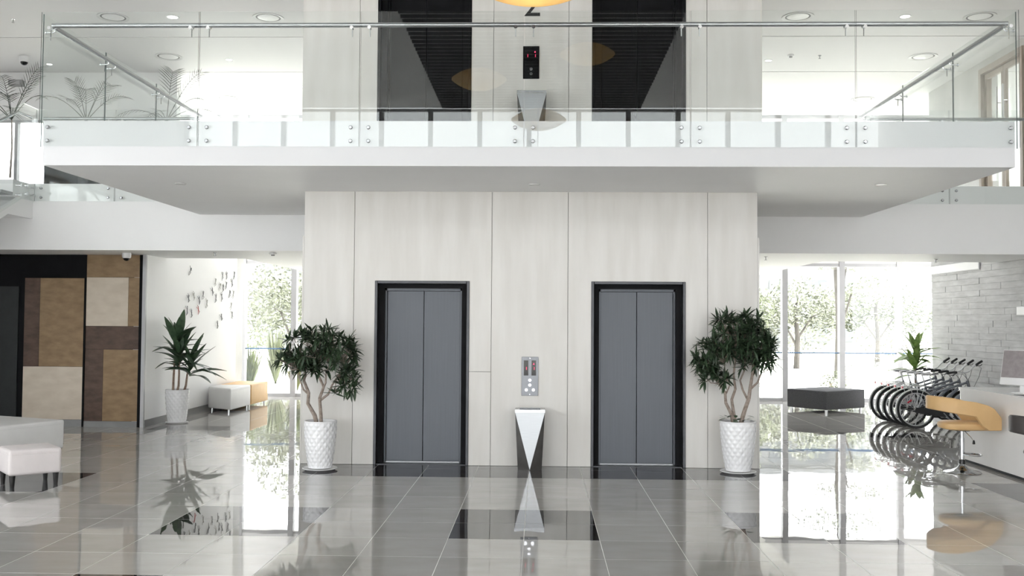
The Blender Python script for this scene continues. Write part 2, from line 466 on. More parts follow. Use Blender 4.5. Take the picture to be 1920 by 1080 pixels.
def lift_door(n, x0, x1, z0, z1, dark):
    t = bpy.data.objects.new('door_%d' % n, None); col.objects.link(t)
    t.location = (0.5 * (x0 + x1), D, z0)
    struct(t, ('black lift doorway on the upper landing, ' if dark else 'dark framed steel lift door on the ground floor, ') + ('left of the call panel' if x0 < 0 else 'right of the call panel'))
    w = (x1 - x0) / 2; h = z1 - z0
    fm = 'black_matt' if dark else 'dark_metal'
    fr = MB(); tk = 0.034
    fr.box(-w, -w + tk, -0.012, 0.19, 0, h); fr.box(w - tk, w, -0.012, 0.19, 0, h); fr.box(-w + tk, w - tk, -0.012, 0.19, h - tk, h)
    fr.build('door_frame', fm, t, bevel=0.004, segs=1)
    ii = w - 0.10
    jb = MB(); jb.box(-w + tk, -ii, 0.10, 0.19, 0, h - tk); jb.box(ii, w - tk, 0.10, 0.19, 0, h - tk); jb.box(-ii, ii, 0.10, 0.19, h - 0.085, h - tk)
    jb.build('jamb', 'black_panel', t)
    st = MB(); st.box(-ii - 0.0, -ii + 0.022, 0.165, 0.205, 0.01, h - 0.085); st.box(ii - 0.022, ii, 0.165, 0.205, 0.01, h - 0.085); st.box(-ii, ii, 0.165, 0.205, h - 0.115, h - 0.085)
    st.build('inner_frame', 'black_matt' if dark else 'door_steel', t)
    for s_ in (-1, 1):
        a, b = (-ii + 0.024, -0.002) if s_ < 0 else (0.002, ii - 0.024)
        B(a, b, 0.20, 0.235, 0.018, h - 0.117).build('door_panel', 'black_matt' if dark else 'door_steel', t, bevel=0.003, segs=1)
    B(-w + tk, w - tk, 0.02, 0.30, 0.0, 0.008).build('sill', 'dark_metal', t)
    MB().box(-ii + .02, ii - .02, 0.192, 0.199, 0.008, 0.017).build('door_track', 'brushed', t)
    return t
lift_door(1, lifts[0][0], lifts[0][1], 0, 2.20, False)
lift_door(2, lifts[1][0], lifts[1][1], 0, 2.205, False)
lift_door(3, lifts[0][0], lifts[0][1], ZT, 6.05, True)
lift_door(4, lifts[1][0], lifts[1][1], ZT, 6.05, True)

# floor numeral on the upper wall
cu = bpy.data.curves.new('numeral', 'FONT'); cu.body = '2'; cu.size = 0.44; cu.extrude = 0.002
cu.align_x = 'CENTER'
to = bpy.data.objects.new('numeral_tmp', cu); col.objects.link(to)
bpy.context.view_layer.update()
nm = bpy.data.meshes.new_from_object(to.evaluated_get(bpy.context.evaluated_depsgraph_get()))
bpy.data.objects.remove(to)
nm.materials.clear(); nm.materials.append(M['ink'])
o = link('painted_numeral', nm, wall_core, (-0.115, D - 0.003, 5.41)); o.rotation_euler = (PI / 2, 0, 0)
o['label'] = 'black painted floor number'

# ---- balcony slab, mezzanine slab
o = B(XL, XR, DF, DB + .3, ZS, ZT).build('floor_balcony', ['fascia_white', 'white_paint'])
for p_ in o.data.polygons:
    if p_.normal.z < -.5: p_.material_index = 1  # underside coloured paler than the fascia to make up for missing light
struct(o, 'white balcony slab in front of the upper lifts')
mz = MB()
mz.box(XLL, 9.8, DB, 16.0, ZB, ZT)
mz.box(-4.95, 4.63, 16.0, YW - .1, ZB, ZT)
struct(mz.build('floor_mezzanine', 'white_paint'), 'white mezzanine slab and fascia over the ground floor')

# ---- upper ceiling in strips with shadow gaps
ce = MB()
for y0, y1 in ((12.5, 15.535), (15.57, 17.745), (17.78, YW)):
    ce.box(XLL, 9.8, y0, y1, ZC, ZC + .15)
ce.box(XLL, 9.8, 12.5, YW, ZC + .15, ZC + .25)
ce.box(XLL, -2.95, 12.35, 12.5, ZC, ZA); ce.box(2.66, 9.8, 12.35, 12.5, ZC, ZA)
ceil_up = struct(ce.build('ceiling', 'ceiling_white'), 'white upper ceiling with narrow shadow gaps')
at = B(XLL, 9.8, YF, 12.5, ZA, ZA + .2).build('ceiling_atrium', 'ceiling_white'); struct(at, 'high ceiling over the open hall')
sl = B(-2.9, 2.9, -0.022, 0.022, -0.065, 0.0).mesh('slat', 'louver')
for k in range(66):
    link('slat', sl, at, (0, YF + 0.25 + 0.3 * k, ZA - 0.003))

# ---- side walls
wl = MB(); wl.box(XLL - .2, XLL, 9.6, 17.8, 0, ZA); wl.box(XLL - .2, XLL, YF, 9.6, ZG, ZA)
struct(wl.build('wall_left', 'white_paint'), 'white wall at the far left')
# white wall with the figures
wg = B(XW - .2, XW, YP + .012, 16.0, 0, ZB).box(XW - .2, XW, 16.0, 19.82, 0, ZT).build('wall_gallery', 'white_paint'); struct(wg, 'white side wall carrying small climbing figures')
o = B(XW - .2, XW, 19.82, 20.25, 0, ZT).build('column_strip', 'concrete', wg)
struct(B(XW, XW + .015, YP + .02, 20.2, 0, 0.11).build('baseboard_left', 'baseboard'), 'grey baseboard along the white wall')
# upper left back wall
ub = MB(); ub.box(-9.3, -6.84, 17.8, 18.0, ZT, ZC); ub.box(XLL, -9.3, 17.8, 18.0, 5.45, ZC); ub.box(XLL, -10.5, 17.8, 18.0, ZT, 5.45); ub.box(XLL, XW - .2, 17.8, 18.0, 0, ZT)
struct(ub.build('wall_upper_left', 'white_paint'), 'plain wall behind the palms on the upper floor')
w10 = bpy.data.objects.new('window_10', None); col.objects.link(w10); w10.location = (-9.9, 17.88, ZT); struct(w10, 'bright upper window at far left behind the stair glass')
for a_ in ((-.6, -.55, 0, 1.72), (.55, .6, 0, 1.72), (-.03, .03, .05, 1.67), (-.55, .55, 0, .05), (-.55, .55, 1.67, 1.72)):
    B(a_[0], a_[1], -.06, .04, a_[2], a_[3]).build('window_frame', 'frame_grey', w10)
for a_ in ((-.55, -.03), (.03, .55)): B(a_[0], a_[1], -.005, .005, .05, 1.67).build('pane', 'glass_window', w10)
# tiled feature wall
wf = B(XLL, XW - .2, YP + 0.012, YP + .25, 0, ZB).build('wall_feature', 'black_panel'); struct(wf, 'black framed wall with brown and cream stone panels')
tl = [(-8.25, -8.0, .95, 2.365, 'tile_brown_dark'), (-8.0, -7.28, .95, 2.365, 'tile_brown'), (-8.25, -7.28, .11, .95, 'tile_cream'),
      (-7.25, -6.385, 2.38, ZB, 'tile_brown'), (-7.25, -6.57, 1.60, 2.38, 'tile_cream'), (-6.57, -6.385, 1.60, 2.38, 'tile_brown'),
      (-7.25, -6.385, 1.23, 1.60, 'tile_brown_dark'), (-7.25, -6.955, .09, 1.23, 'tile_brown_dark'), (-6.955, -6.385, .09, 1.23, 'tile_brown')]
for x0, x1, z0, z1, m_ in tl:
    B(x0 + .002, x1 - .002, YP - .004, YP + .012, z0 + .002, z1 - .002).build('stone_panel', m_, wf)
B(-8.26, -7.28, YP - .006, YP + .012, 0, .108).build('plinth', 'baseboard', wf)
B(-7.25, -6.385, YP - .006, YP + .012, 0, .088).build('plinth', 'baseboard', wf)
B(-7.278, -7.252, YP - .02, YP + .012, 0, 2.38).build('divider', 'black_panel', wf)
B(-6.383, -6.335, YP - .03, YP + .012, 0, ZB).build('edge_trim', 'black_panel', wf)
B(-6.335, XW + .004, YP - .03, YP + .012, 0, ZB).build('edge_trim', 'frame_grey', wf)
dl = B(-9.3, -8.345, YP - .012, YP + .012, 0, 2.226).build('door_5', 'charcoal_door'); struct(dl, 'plain charcoal door at the left of the stone panels')
MB().box(-9.3, -8.345, YP - .014, YP - .012, 0.0, 0.02).build('door_sill', 'dark_metal', dl)

# right hand stone wall: lower storey of thin stone strips, upper storey plain concrete
wr = B(XS + 0.015, XS + .35, 11.2, 18.7, 0, ZB + .35).build('wall_right', 'stone_joint'); struct(wr, 'grey stone strip wall beside the bicycles')
rng = random.Random(3)
z = 0.0; n_st = 0
rest = MB()
RH = 0.105
while z < ZB + .30:
    y = 18.7
    h = RH
    while y > 11.5:
        ln = rng.uniform(0.45, 1.15)
        y2 = max(y - ln, 11.4)
        pr = rng.uniform(0.0, 0.012)
        if z > 0.35 or y > 13.2:
            q = project((XS, 0.5 * (y + y2), z))
            if q and q[0] < 1960 and n_st < 298:
                B(XS - pr, XS + .015, y2 + .002, y - .002, z + .0015, z + h - .0015).build('stone', 'stone_grey', wr); n_st += 1
            else:
                rest.box(XS - pr, XS + .015, y2 + .002, y - .002, z + .0015, z + h - .0015)
        else:
            rest.box(XS - pr, XS + .015, y2 + .002, y - .002, z + .0015, z + h - .0015)
        y = y2
    z += RH
o = rest.build('stone', 'stone_grey', wr); o['kind'] = 'stuff'
ur = MB(); XU = 7.75
ur.box(XU, XU + .3, 12.4, 15.6, ZT, ZA); ur.box(XU, XU + .3, 11.2, 12.4, ZB + .35, ZA); ur.box(XU, XU + .3, 12.4, 15.6, ZB + .35, ZT); ur.box(XU, XU + .3, 17.14, 19.4, ZT, ZC); ur.box(XU, XU + .3, 15.6, 17.14, 6.21, ZC)
wur = struct(ur.build('wall_upper_right', 'concrete'), 'grey concrete wall with a door on the upper right')
B(XU + 1.4, XU + 1.5, 14.0, 19.0, ZT, ZC).build('room_back', 'white_paint', wur)

# ---- rear glazing
def glazing(n, xs, label, z1=3.05, y=YW, z0=0.0, transom=1.07, wm=0.12, upper=None, band=None):
    t = bpy.data.objects.new('window_%d' % n, None); col.objects.link(t); t.location = (0, y, 0)
    struct(t, label)
    for x in xs:
        B(x - wm / 2, x + wm / 2, -.08, .08, z0, upper or z1).build('mullion', 'frame_grey', t)
    for a, b in zip(xs[:-1], xs[1:]):
        B(a + wm / 2, b - wm / 2, -.06, .06, z0, z0 + .07).build('bottom_rail', 'frame_grey', t)
        B(a + wm / 2, b - wm / 2, -.06, .06, z1 - .07, z1).build('top_rail', 'frame_grey', t)
        if upper:
            B(a + wm / 2, b - wm / 2, -.06, .06, upper - .07, upper).build('top_rail', 'frame_grey', t)
            B(a + wm / 2, b - wm / 2, -.05, .05, z1, 4.9).build('spandrel_light_stop', 'white_paint', t)  # real panel low down, its upper part added to dim the upper ceiling
            B(a + wm / 2, b - wm / 2, -.005, .005, 4.9, upper - .07).build('pane', 'glass_window', t)
        if transom:
            B(a + wm / 2, b - wm / 2, -.02, .02, transom - .014, transom + .014).build('transom', 'frame_blue', t)
            B(a + wm / 2, b - wm / 2, -.005, .005, z0 + .07, transom - .014).build('pane', 'glass_window', t)
            B(a + wm / 2, b - wm / 2, -.005, .005, transom + .014, z1 - .07).build('pane', 'glass_window', t)
        elif band:
            B(a + wm / 2, b - wm / 2, -.05, .05, band[0], band[1]).build('spandrel_light_stop', 'white_paint', t)  # opaque strip added to hold back daylight from the front
            B(a + wm / 2, b - wm / 2, -.005, .005, z0 + .07, band[0]).build('pane', 'glass_window', t)
            B(a + wm / 2, b - wm / 2, -.005, .005, band[1], z1 - .07).build('pane', 'glass_window', t)
        else:
            B(a + wm / 2, b - wm / 2, -.005, .005, z0 + .07, z1 - .07).build('pane', 'glass_window', t)
    return t
glazing(1, [-10.14, -8.99, -7.83, -6.68, -5.53, -4.95], 'tall window at the rear left beyond the benches', upper=ZC)
glazing(8, [-4.83, -3.22], 'narrow rear window left of the lift core')
glazing(2, [4.75, 5.42, 6.675, 7.93, 9.2], 'row of tall windows at the rear right behind the ottoman', upper=ZC)
glazing(9, [2.93, 4.17, 4.63], 'rear window just right of the lift core')
glazing(3, [-4.83, -3.22], 'upper floor window at the rear left', z1=ZC, z0=ZT, transom=0)
glazing(4, [2.93, 4.63], 'upper floor window at the rear right', z1=ZC, z0=ZT, transom=0)
sp = MB(); sp.box(-4.89, 4.69, YW - .1, YW + .1, 3.05, ZT); sp.box(-3.16, 2.87, YW - .1, YW + .1, 0, 3.05); sp.box(-3.16, 2.87, YW - .1, YW + .1, ZT, ZC)
sp.box(XLL, -10.2, YW - .1, YW + .1, 0, ZC); sp.box(9.26, 9.8, YW - .1, YW + .1, 0, ZC)
struct(sp.build('wall_back', 'white_paint'), 'white rear wall between the windows')
struct(B(9.8, 9.95, 18.7, YW, 0, ZC).build('wall_rear_right', 'white_paint'), 'white end wall behind the stone wall')
# front facade behind the camera (seen in reflections, lets the daylight in, less an added opaque band)
glazing(5, [XLL + .1 + k * 1.45 for k in range(14)], 'tall glazed front of the hall behind the camera', z1=ZA - .05, y=YF, z0=0, transom=0, wm=0.14, band=(4.3, 6.6))


def added_glazing(n, x, y0, y1, label):  # out-of-view glazing added to bring more light into the hall
    t = bpy.data.objects.new('window_%d' % n, None); col.objects.link(t); t.location = (x, 0, 0); struct(t, label)
    k = int((y1 - y0) / 1.6); ys = [y0 + (y1 - y0) * i / k for i in range(k + 1)]
    mu = B(-.07, .07, -.07, .07, 0, ZG).mesh('mullion', 'frame_grey')
    for y in ys: link('mullion', mu, t, (0, y, 0))
    w = ys[1] - ys[0] - .14
    pn = B(-.005, .005, -w / 2, w / 2, .08, ZG - .08).mesh('pane', 'glass_window'); rl = B(-.05, .05, -w / 2, w / 2, 0, .08).mesh('rail', 'frame_grey')
    for i in range(k):
        yc = .5 * (ys[i] + ys[i + 1])
        link('pane', pn, t, (0, yc, 0))
        for z_ in (0, ZG - .08): link('rail', rl, t, (0, yc, z_))
    return t
added_glazing(6, XLL - .1, YF + .1, 9.5, 'added unseen glazing at the left that brightens the hall')
bw = MB(); bw.box(XS, 9.8, 11.1, 11.25, 0, ZA); bw.box(9.8, 10.0, YF, 11.25, 0, ZA)
struct(bw.build('wall_return', 'white_paint'), 'white wall behind the reception counter')

# ---- stair flight at the left
xs_ = -7.593
st = thing('staircase', 'white staircase with glass side rising to the mezzanine at far left', 'staircase', (xs_, DB, 0))
sp_ = [(0, 3.205), (-0.67, 3.205), (-6.6, 0.31), (-7.2, 0.0), (-6.9, 0.0), (-6.4, 0.0), (-7.0, 0.08), (-0.37, 3.48), (0, 3.48)]
prof = [(0, 3.205), (-.67, 3.205), (-7.05, 0.09), (-7.05, 0.0), (-7.5, 0.0), (-7.5, 0.08), (-.371, 3.479), (0, 3.479)]
MB().extrude(prof, 'x', -0.06, 0.0).build('stringer', 'white_paint', st)
MB().extrude(prof, 'x', -1.56, -1.5).build('stringer', 'white_paint', st)
sf = MB(); sf.extrude([(0, 3.215), (-.67, 3.215), (-7.0, 0.13), (-7.0, .18), (-.67, 3.27), (0, 3.27)], 'x', -1.5, -.06); sf.build('soffit', 'white_paint', st)
B(-1.5, -.06, -.45, 0, 3.48, ZT).build('landing', 'white_paint', st)
tr = B(-1.5, -.06, -.30, 0, -.04, 0).mesh('tread', 'plastic_grey')
nst = 19
for k in range(nst):
    link('tread', tr, st, (0, -.45 - k * .36 + .0, ZT - (k + 1) * ZT / (nst + 1)))
gl_ = MB(); gl_.extrude([(0.02, 3.46), (-.371, 3.46), (-.371, 4.86), (0.02, 4.86)], 'x', .02, .032); 
gl_.build('glass_panel', 'glass_clear', st)
for k in range(4):
    a = -.385 - k * 1.6; b = a - 1.58
    dz = lambda q: (q + .371) * 0.488
    MB().extrude([(a, 3.46 + dz(a)), (b, 3.46 + dz(b)), (b, 4.86 + dz(b)), (a, 4.86 + dz(a))], 'x', .02, .032).build('glass_panel', 'glass_clear', st)
MB().tube([(.06 - .12, 0.0, 4.73), (.06 - .12, -.371, 4.73), (.06 - .12, -6.6, 4.73 - 6.23 * .488)], .021, 10).build('handrail', 'brushed', st, smooth=True)
bolt = MB().lathe([(0.0, -.02), (.022, -.02), (.022, .0), (.012, .003), (.012, .05)], 12, axis='x').mesh('bolt', 'chrome', smooth=True)
for y_, z_ in ((-.08, 3.66), (-.08, 3.54), (-.29, 3.66), (-.29, 3.54), (-.47, 3.64), (-.47, 3.50)):
    o = link('bolt', bolt, st, (.05, y_, z_)); o.rotation_euler = (0, 0, PI)

# ================================================================== GLASS BALUSTRADES
def glass_panel_mesh(w, h, t=0.010):
    m = MB(); m.box(0, w, -t / 2, t / 2, 0, h)
    me = m.mesh('glass_panel', ['glass_clear', 'glass_edge'])
    for p_ in me.polygons:
        if abs(p_.normal.x) > .9: p_.material_index = 1
    return me

bolt_y = MB().lathe([(.0, -.046), (.014, -.046), (.020, -.040), (.020, -.028), (.011, -.026), (.011, 0.02)], 14, axis='y').mesh('bolt', 'brushed', smooth=True)
def bracket_mesh(rail):
    m = MB()
    m.lathe([(.0, -.022), (.018, -.022), (.018, -.010), (.008, -.008), (.008, .055)], 12, axis='y')
    m.tube([(0, .055, 0), (0, .075, .012), (0, .075, .05)], .007, 8)
    m.tube([(0, .03, 0), (0, .03, -.085)], .006, 8)
    return m.mesh('rail_bracket', 'chrome', smooth=True)
br_me = bracket_mesh(0)

def balustrade(label, p0, p1, joints, z0, z1, group, bolts=True, inset=.09, ends=(True, True), standoff=.035, bolt_z=(3.66, 3.522)):
    """run along the line p0 -> p1 with the glass on the right-hand side (local -y)"""
    p0 = Vector((*p0, 0)); p1 = Vector((*p1, 0)); L_ = (p1 - p0).length
    a = math.atan2(p1.y - p0.y, p1.x - p0.x)
    t = thing('glass_balustrade', label, 'railing', (p0.x, p0.y, z0), a, group)
    js = [0.0] + list(joints) + [L_]
    for i in range(len(js) - 1):
        w = js[i + 1] - js[i] - .012
        link('glass_panel', glass_panel_mesh(w, z1 - z0), t, (js[i] + .006, -standoff, 0))
        for x in (js[i] + inset, js[i + 1] - inset):
            if bolts:
                for bz in bolt_z: link('bolt', bolt_y, t, (x, 0.0, bz - z0))
            link('rail_bracket', br_me, t, (x, -standoff, 4.672 - z0))
    MB().tube([(0.08, .04, 4.722 - z0), (L_ - .08, .04, 4.722 - z0)], .0245, 14).build('handrail', 'brushed', t, smooth=True)
    return t
Gp = 'glass balustrades of the upper floor'
fj = [(-3.467 - XL), (-1.825 - XL), (-0.171 - XL), (1.488 - XL), (3.119 - XL)]
balustrade('long glass balustrade with steel handrail along the balcony front', (XL - .03, DF), (XR + .04, DF), [j + .03 for j in fj], 3.466, 4.838, Gp)
balustrade('glass balustrade along the left side of the balcony', (XL, DB - .06), (XL, DF + .02), [DB - .06 - 12.56, DB - .06 - 11.07], 3.466, 4.838, Gp)
balustrade('glass balustrade along the right side of the balcony', (XR, DF + .02), (XR, DB - .06), [11.1 - DF, 12.63 - DF], 3.466, 4.838, Gp)
balustrade('glass balustrade on the mezzanine edge between stair and balcony', (-7.56, DB), (XL - .04, DB), [-6.345 + 7.56], 3.466, 4.838, Gp, inset=.10)
balustrade('glass balustrade on the mezzanine edge right of the balcony', (XR + .05, DB), (7.45, DB), [5.935 - XR - .05], 3.466, 4.838, Gp, inset=.10)

# ================================================================== CALL PANELS, BINS
def text_mesh(s_, size, m_):
    c_ = bpy.data.curves.new('text', 'FONT'); c_.body = s_; c_.size = size; c_.extrude = .0008; c_.align_x = 'CENTER'; c_.align_y = 'CENTER'
    o_ = bpy.data.objects.new('tmp', c_); col.objects.link(o_); bpy.context.view_layer.update()
    me = bpy.data.meshes.new_from_object(o_.evaluated_get(bpy.context.evaluated_depsgraph_get()))
    bpy.data.objects.remove(o_); bpy.data.curves.remove(c_)
    me.materials.clear(); me.materials.append(M[m_]); return me
def call_panel(label, x, z, w, h, dark):
    t = thing('call_panel', label, 'call panel', (x, D, z), 0, 'lift call panels')
    B(-w / 2, w / 2, -.012, 0, 0, h).build('plate', 'black_gloss' if dark else 'panel_steel', t, bevel=.002, segs=1)
    for s_ in (-1, 1):
        d = B(-.027, .027, -.0145, -.012, h * .52, h * .91).build('display', 'black_gloss', t, loc=(s_ * .046, 0, 0))
        o_ = link('digit', text_mesh('1', .05, 'red_led'), d, (0.005, -.0155, h * .70)); o_.rotation_euler = (PI / 2, 0, 0)
        if s_ > 0:
            MB().extrude([(-.010, h * .80), (.010, h * .80), (0, h * .85)], 'y', -.0162, -.0146).build('arrow', 'red_led', d)
    bt = MB().lathe([(.0, -.008), (.016, -.008), (.0185, -.005), (.0185, 0)], 20, axis='y').mesh('button', 'button_lit' if not dark else 'brushed', smooth=True)
    spots = [(0, .40), (0, .275), (-.042, .15), (.042, .15)] if not dark else [(0, .295), (0, .15)]
    for bx, bz in spots:
        b = link('button', bt, t, (bx, -.012, bz * h))
        if dark: MB().lathe([(.0, -.010), (.008, -.010), (.008, -.007)], 12, axis='y').build('button_core', 'black_gloss', b)
    sc_ = MB().lathe([(.0, -.003), (.005, -.003), (.005, 0)], 10, axis='y').mesh('screw', 'chrome')
    for bz in (.035, .965): link('screw', sc_, t, (0, -.012, bz * h))
    return t
call_panel('brushed steel lift call panel with lit buttons above the ground floor bin', -.116, .837, .20, .462, False)
call_panel('black lift call panel with red digits on the upper wall', -.124, 4.644, .196, .397, True)

def litter_bin(label, loc):
    t = thing('litter_bin', label, 'bin', loc, 0, 'tapered litter bins')
    h = .665; tw, bw = .172, .139; dep = .25
    TL, TR, TBL, TBR = (-tw, 0, h), (tw, 0, h), (-tw, dep, h), (tw, dep, h)
    AP, BL, BR, BBL, BBR = (0, 0.0, 0), (-bw, .045, 0), (bw, .045, 0), (-bw, dep - .02, 0), (bw, dep - .02, 0)
    m = MB()
    m._add([TL, TR, TBL, TBR, AP, BL, BR, BBL, BBR], [(0, 5, 4), (1, 4, 6), (0, 2, 7, 5), (1, 6, 8, 3), (2, 3, 8, 7), (4, 5, 7, 8, 6), (0, 1, 3, 2), (0, 4, 1)])
    m.build('body', 'bin_dark', t)
    m = MB(); m._add([(-tw, -.004, h), (tw, -.004, h), (0, -.004, .004), (-tw, .001, h), (tw, .001, h), (0, .001, .004)], [(0, 2, 1), (3, 4, 5), (0, 1, 4, 3), (1, 2, 5, 4), (2, 0, 3, 5)])
    m.build('front_plate', 'steel_light', t)
    m = MB()
    m.box(-tw - .002, -tw + .05, -.006, dep, h, h + .035); m.box(tw - .05, tw + .002, -.006, dep, h, h + .035)
    m.box(-tw + .05, tw - .05, -.006, .03, h, h + .033); m.box(-tw + .05, tw - .05, dep - .03, dep, h, h + .035)
    m.build('lid', 'brushed', t)
    B(-tw + .05, tw - .05, .03, dep - .03, h - .0, h + .008).build('lid_opening', 'black_panel', t)
    return t
litter_bin('tapered steel litter bin on the floor between the two lifts', (-.109, 11.235, 0))
litter_bin('tapered steel litter bin behind glass on the upper landing', (-.112, 11.235, ZT))

# ================================================================== PLANTS
def scale_pot(rt, rb, h, n=120, m=66):
    """white pot with a relief of overlapping diamond scales"""
    v = []; f = []
    for i in range(m + 1):
        tt = i / m; z = h * tt
        r = rb + (rt - rb) * (1 - (1 - tt) ** 1.8)
        for k in range(n):
            a = 2 * PI * k / n
            row = tt * 12.0; cellu = k / n * 16
            fu = (cellu + row * .5) % 1 ; fv = (cellu - row * .5) % 1
            d = 0.011 * min(1, 2.4 * min(fu, 1 - fu, fv, 1 - fv)) * (1.0 - .35 * ((fu + 1 - fv) / 2)) if 0.03 < tt < .97 else 0.006
            v.append(((r + d) * math.cos(a), (r + d) * math.sin(a), z))
    for i in range(m):
        for k in range(n):
            k2 = (k + 1) % n; f.append((i * n + k, i * n + k2, (i + 1) * n + k2, (i + 1) * n + k))
    b = MB(); b._add(v, f)
    ri = rt - .012
    b._add([(c * math.cos(2 * PI * k / n), c * math.sin(2 * PI * k / n), zz) for c, zz in ((rt + .006, h), (ri, h), (ri - .01, h - .08)) for k in range(n)],
           [(i * n + k, i * n + (k + 1) % n, (i + 1) * n + (k + 1) % n, (i + 1) * n + k) for i in range(2) for k in range(n)])
    b._add([(0, 0, 0)] + [(rb * math.cos(2 * PI * k / n), rb * math.sin(2 * PI * k / n), 0) for k in range(n)], [(0, 1 + (k + 1) % n, 1 + k) for k in range(n)])
    return b

def leaf_mesh(name, m_, w=.18, curl=.25, n=6, fold=.25):
    """blade along +x, unit length, drooping toward -z"""
    v = []; f = []
    for i in range(n + 1):
        t = i / n
        ww = w * (math.sin(PI * min(1, t * .93 + .05)) ** .8) * (1 - .25 * t)
        zz = -curl * t * t
        v += [(t, -ww / 2, zz + fold * ww / 2), (t, 0, zz), (t, ww / 2, zz + fold * ww / 2)]
    for i in range(n):
        a = i * 3
        f += [(a, a + 3, a + 4, a + 1), (a + 1, a + 4, a + 5, a + 2)]
    b = MB(); b._add(v, f)
    return b.mesh(name, m_, smooth=True)

def dir_matrix(p, d, L_, roll=0.0, wscale=1.0):
    x = Vector(d).normalized()
    up = Vector((0, 0, 1)) if abs(x.z) < .97 else Vector((0, 1, 0))
    y = up.cross(x).normalized(); z = x.cross(y)
    R_ = Matrix((x, y, z)).transposed().to_4x4()
    return Matrix.Translation(p) @ R_ @ Matrix.Rotation(roll, 4, 'X') @ Matrix.Diagonal((L_, L_ * wscale, L_, 1))

leafA = [leaf_mesh('leaf', 'leaf_dark', .22, c, 5) for c in (-.05, .12, .28)]

def potted_tree(label, loc, rt, rb, h, blobs, stems, seed, ymax, ground=False):
    rg = random.Random(seed)
    t = thing('potted_tree', label, 'plant', loc, 0, 'potted trees beside the lifts')
    pot = scale_pot(rt, rb, h).build('pot', 'ceramic', t, smooth=True, loc=(0, 0, .03))
    MB().lathe([(0, 0), (rb + .03, 0), (rb + .072, .022), (rb + .068, .028), (rb + .02, .012), (0, .012)], 40).build('saucer', 'ceramic', t, smooth=True)
    MB().lathe([(0, h - .02), (rt - .02, h - .03)], 24).build('soil', 'soil', t)
    # stems and branches
    tips = []
    for s_ in stems:
        pts = [Vector(q) for q in s_['p']]
        n = len(pts)
        MB().tube(pts, [s_['r'] * (1 - .45 * i / (n - 1)) for i in range(n)], 8).build('trunk', 'bark', t, smooth=True)
        tips.append((pts[-1], pts[-1] - pts[-2], s_['r'] * .5)); 
        if n > 3: tips.append((pts[-2], pts[-1] - pts[-2], s_['r'] * .5))
    # leaf whorls spread over the crown blobs
    whorls = []
    for (cx, cy, cz, rx, ry, rz, n) in blobs:
        for k in range(int(n * 1.35)):
            while True:
                q = Vector((rg.uniform(-1, 1), rg.uniform(-1, 1), rg.uniform(-1, 1)))
                if .35 < q.length < 1: break
            q = q * (.55 + .45 * rg.random()) / max(q.length, .2) * q.length ** .3
            P = Vector((cx + q.x * rx, min(cy + q.y * ry, ymax), cz + q.z * rz))
            whorls.append((P, Vector((q.x, q.y - .25, q.z + .55)).normalized()))
    br = MB()
    for P, d in whorls:
        b = min(tips, key=lambda tt: (tt[0] - P).length + max(0, tt[0].z - P.z) * 2)
        s0 = b[0]; mid = (s0 + P) / 2 + Vector((rg.uniform(-.04, .04), rg.uniform(-.03, .03), rg.uniform(-.03, .05)))
        mid.y = min(mid.y, ymax)
        br.tube([s0, mid, P], [b[2] * .55, .0055, .003], 5, cap=False)
    o = br.build('twig', 'bark', t, smooth=True); o['kind'] = 'stuff'
    leaves = []
    for P, d in whorls:
        n = rg.randint(9, 12)
        for k in range(n):
            a = 2 * PI * k / n + rg.uniform(-.3, .3)
            e = rg.uniform(-.25, .95)
            u = d.orthogonal().normalized(); w = d.cross(u)
            v = (u * math.cos(a) + w * math.sin(a)) * math.cos(e) + d * math.sin(e)
            if v.z < -.3: v.z *= .8
            L_ = rg.uniform(.10, .165)
            if P.y + v.y * L_ > ymax + .05: v.y = -abs(v.y)
            leaves.append((P, v.normalized(), L_, rg.uniform(-.5, .5), rg.randint(0, 2)))
    leaves.sort(key=lambda q: q[0].y - q[2] * 2)
    rest = MB()
    for i, (P, v, L_, ro, c) in enumerate(leaves):
        mt = dir_matrix(P, v, L_, ro, rg.uniform(.8, 1.15))
        if i < 295: link('leaf', leafA[c], t, mtx=mt)
        else:
            me = leafA[c]
            rest._add([mt @ q.co for q in me.vertices], [tuple(p_.vertices) for p_ in me.polygons])
    o = rest.build('leaf', 'leaf_dark', t, smooth=True); o['kind'] = 'stuff'
    if ground:
        lf = leaf_mesh('ground_leaf', 'leaf_bright', .62, .2, 5, .1)
        lf.materials.clear(); lf.materials.append(M['leaf_drac'])
        for k in range(22):
            a = rg.uniform(PI * .6, 2.1 * PI); r = rg.uniform(.05, .17)
            link('ground_leaf', lf, t, mtx=dir_matrix((r * math.cos(a) - .03, r * math.sin(a), h + .03 + rg.uniform(0, .07)), (math.cos(a), math.sin(a), rg.uniform(-.1, .8)), rg.uniform(.06, .1)))
    return t

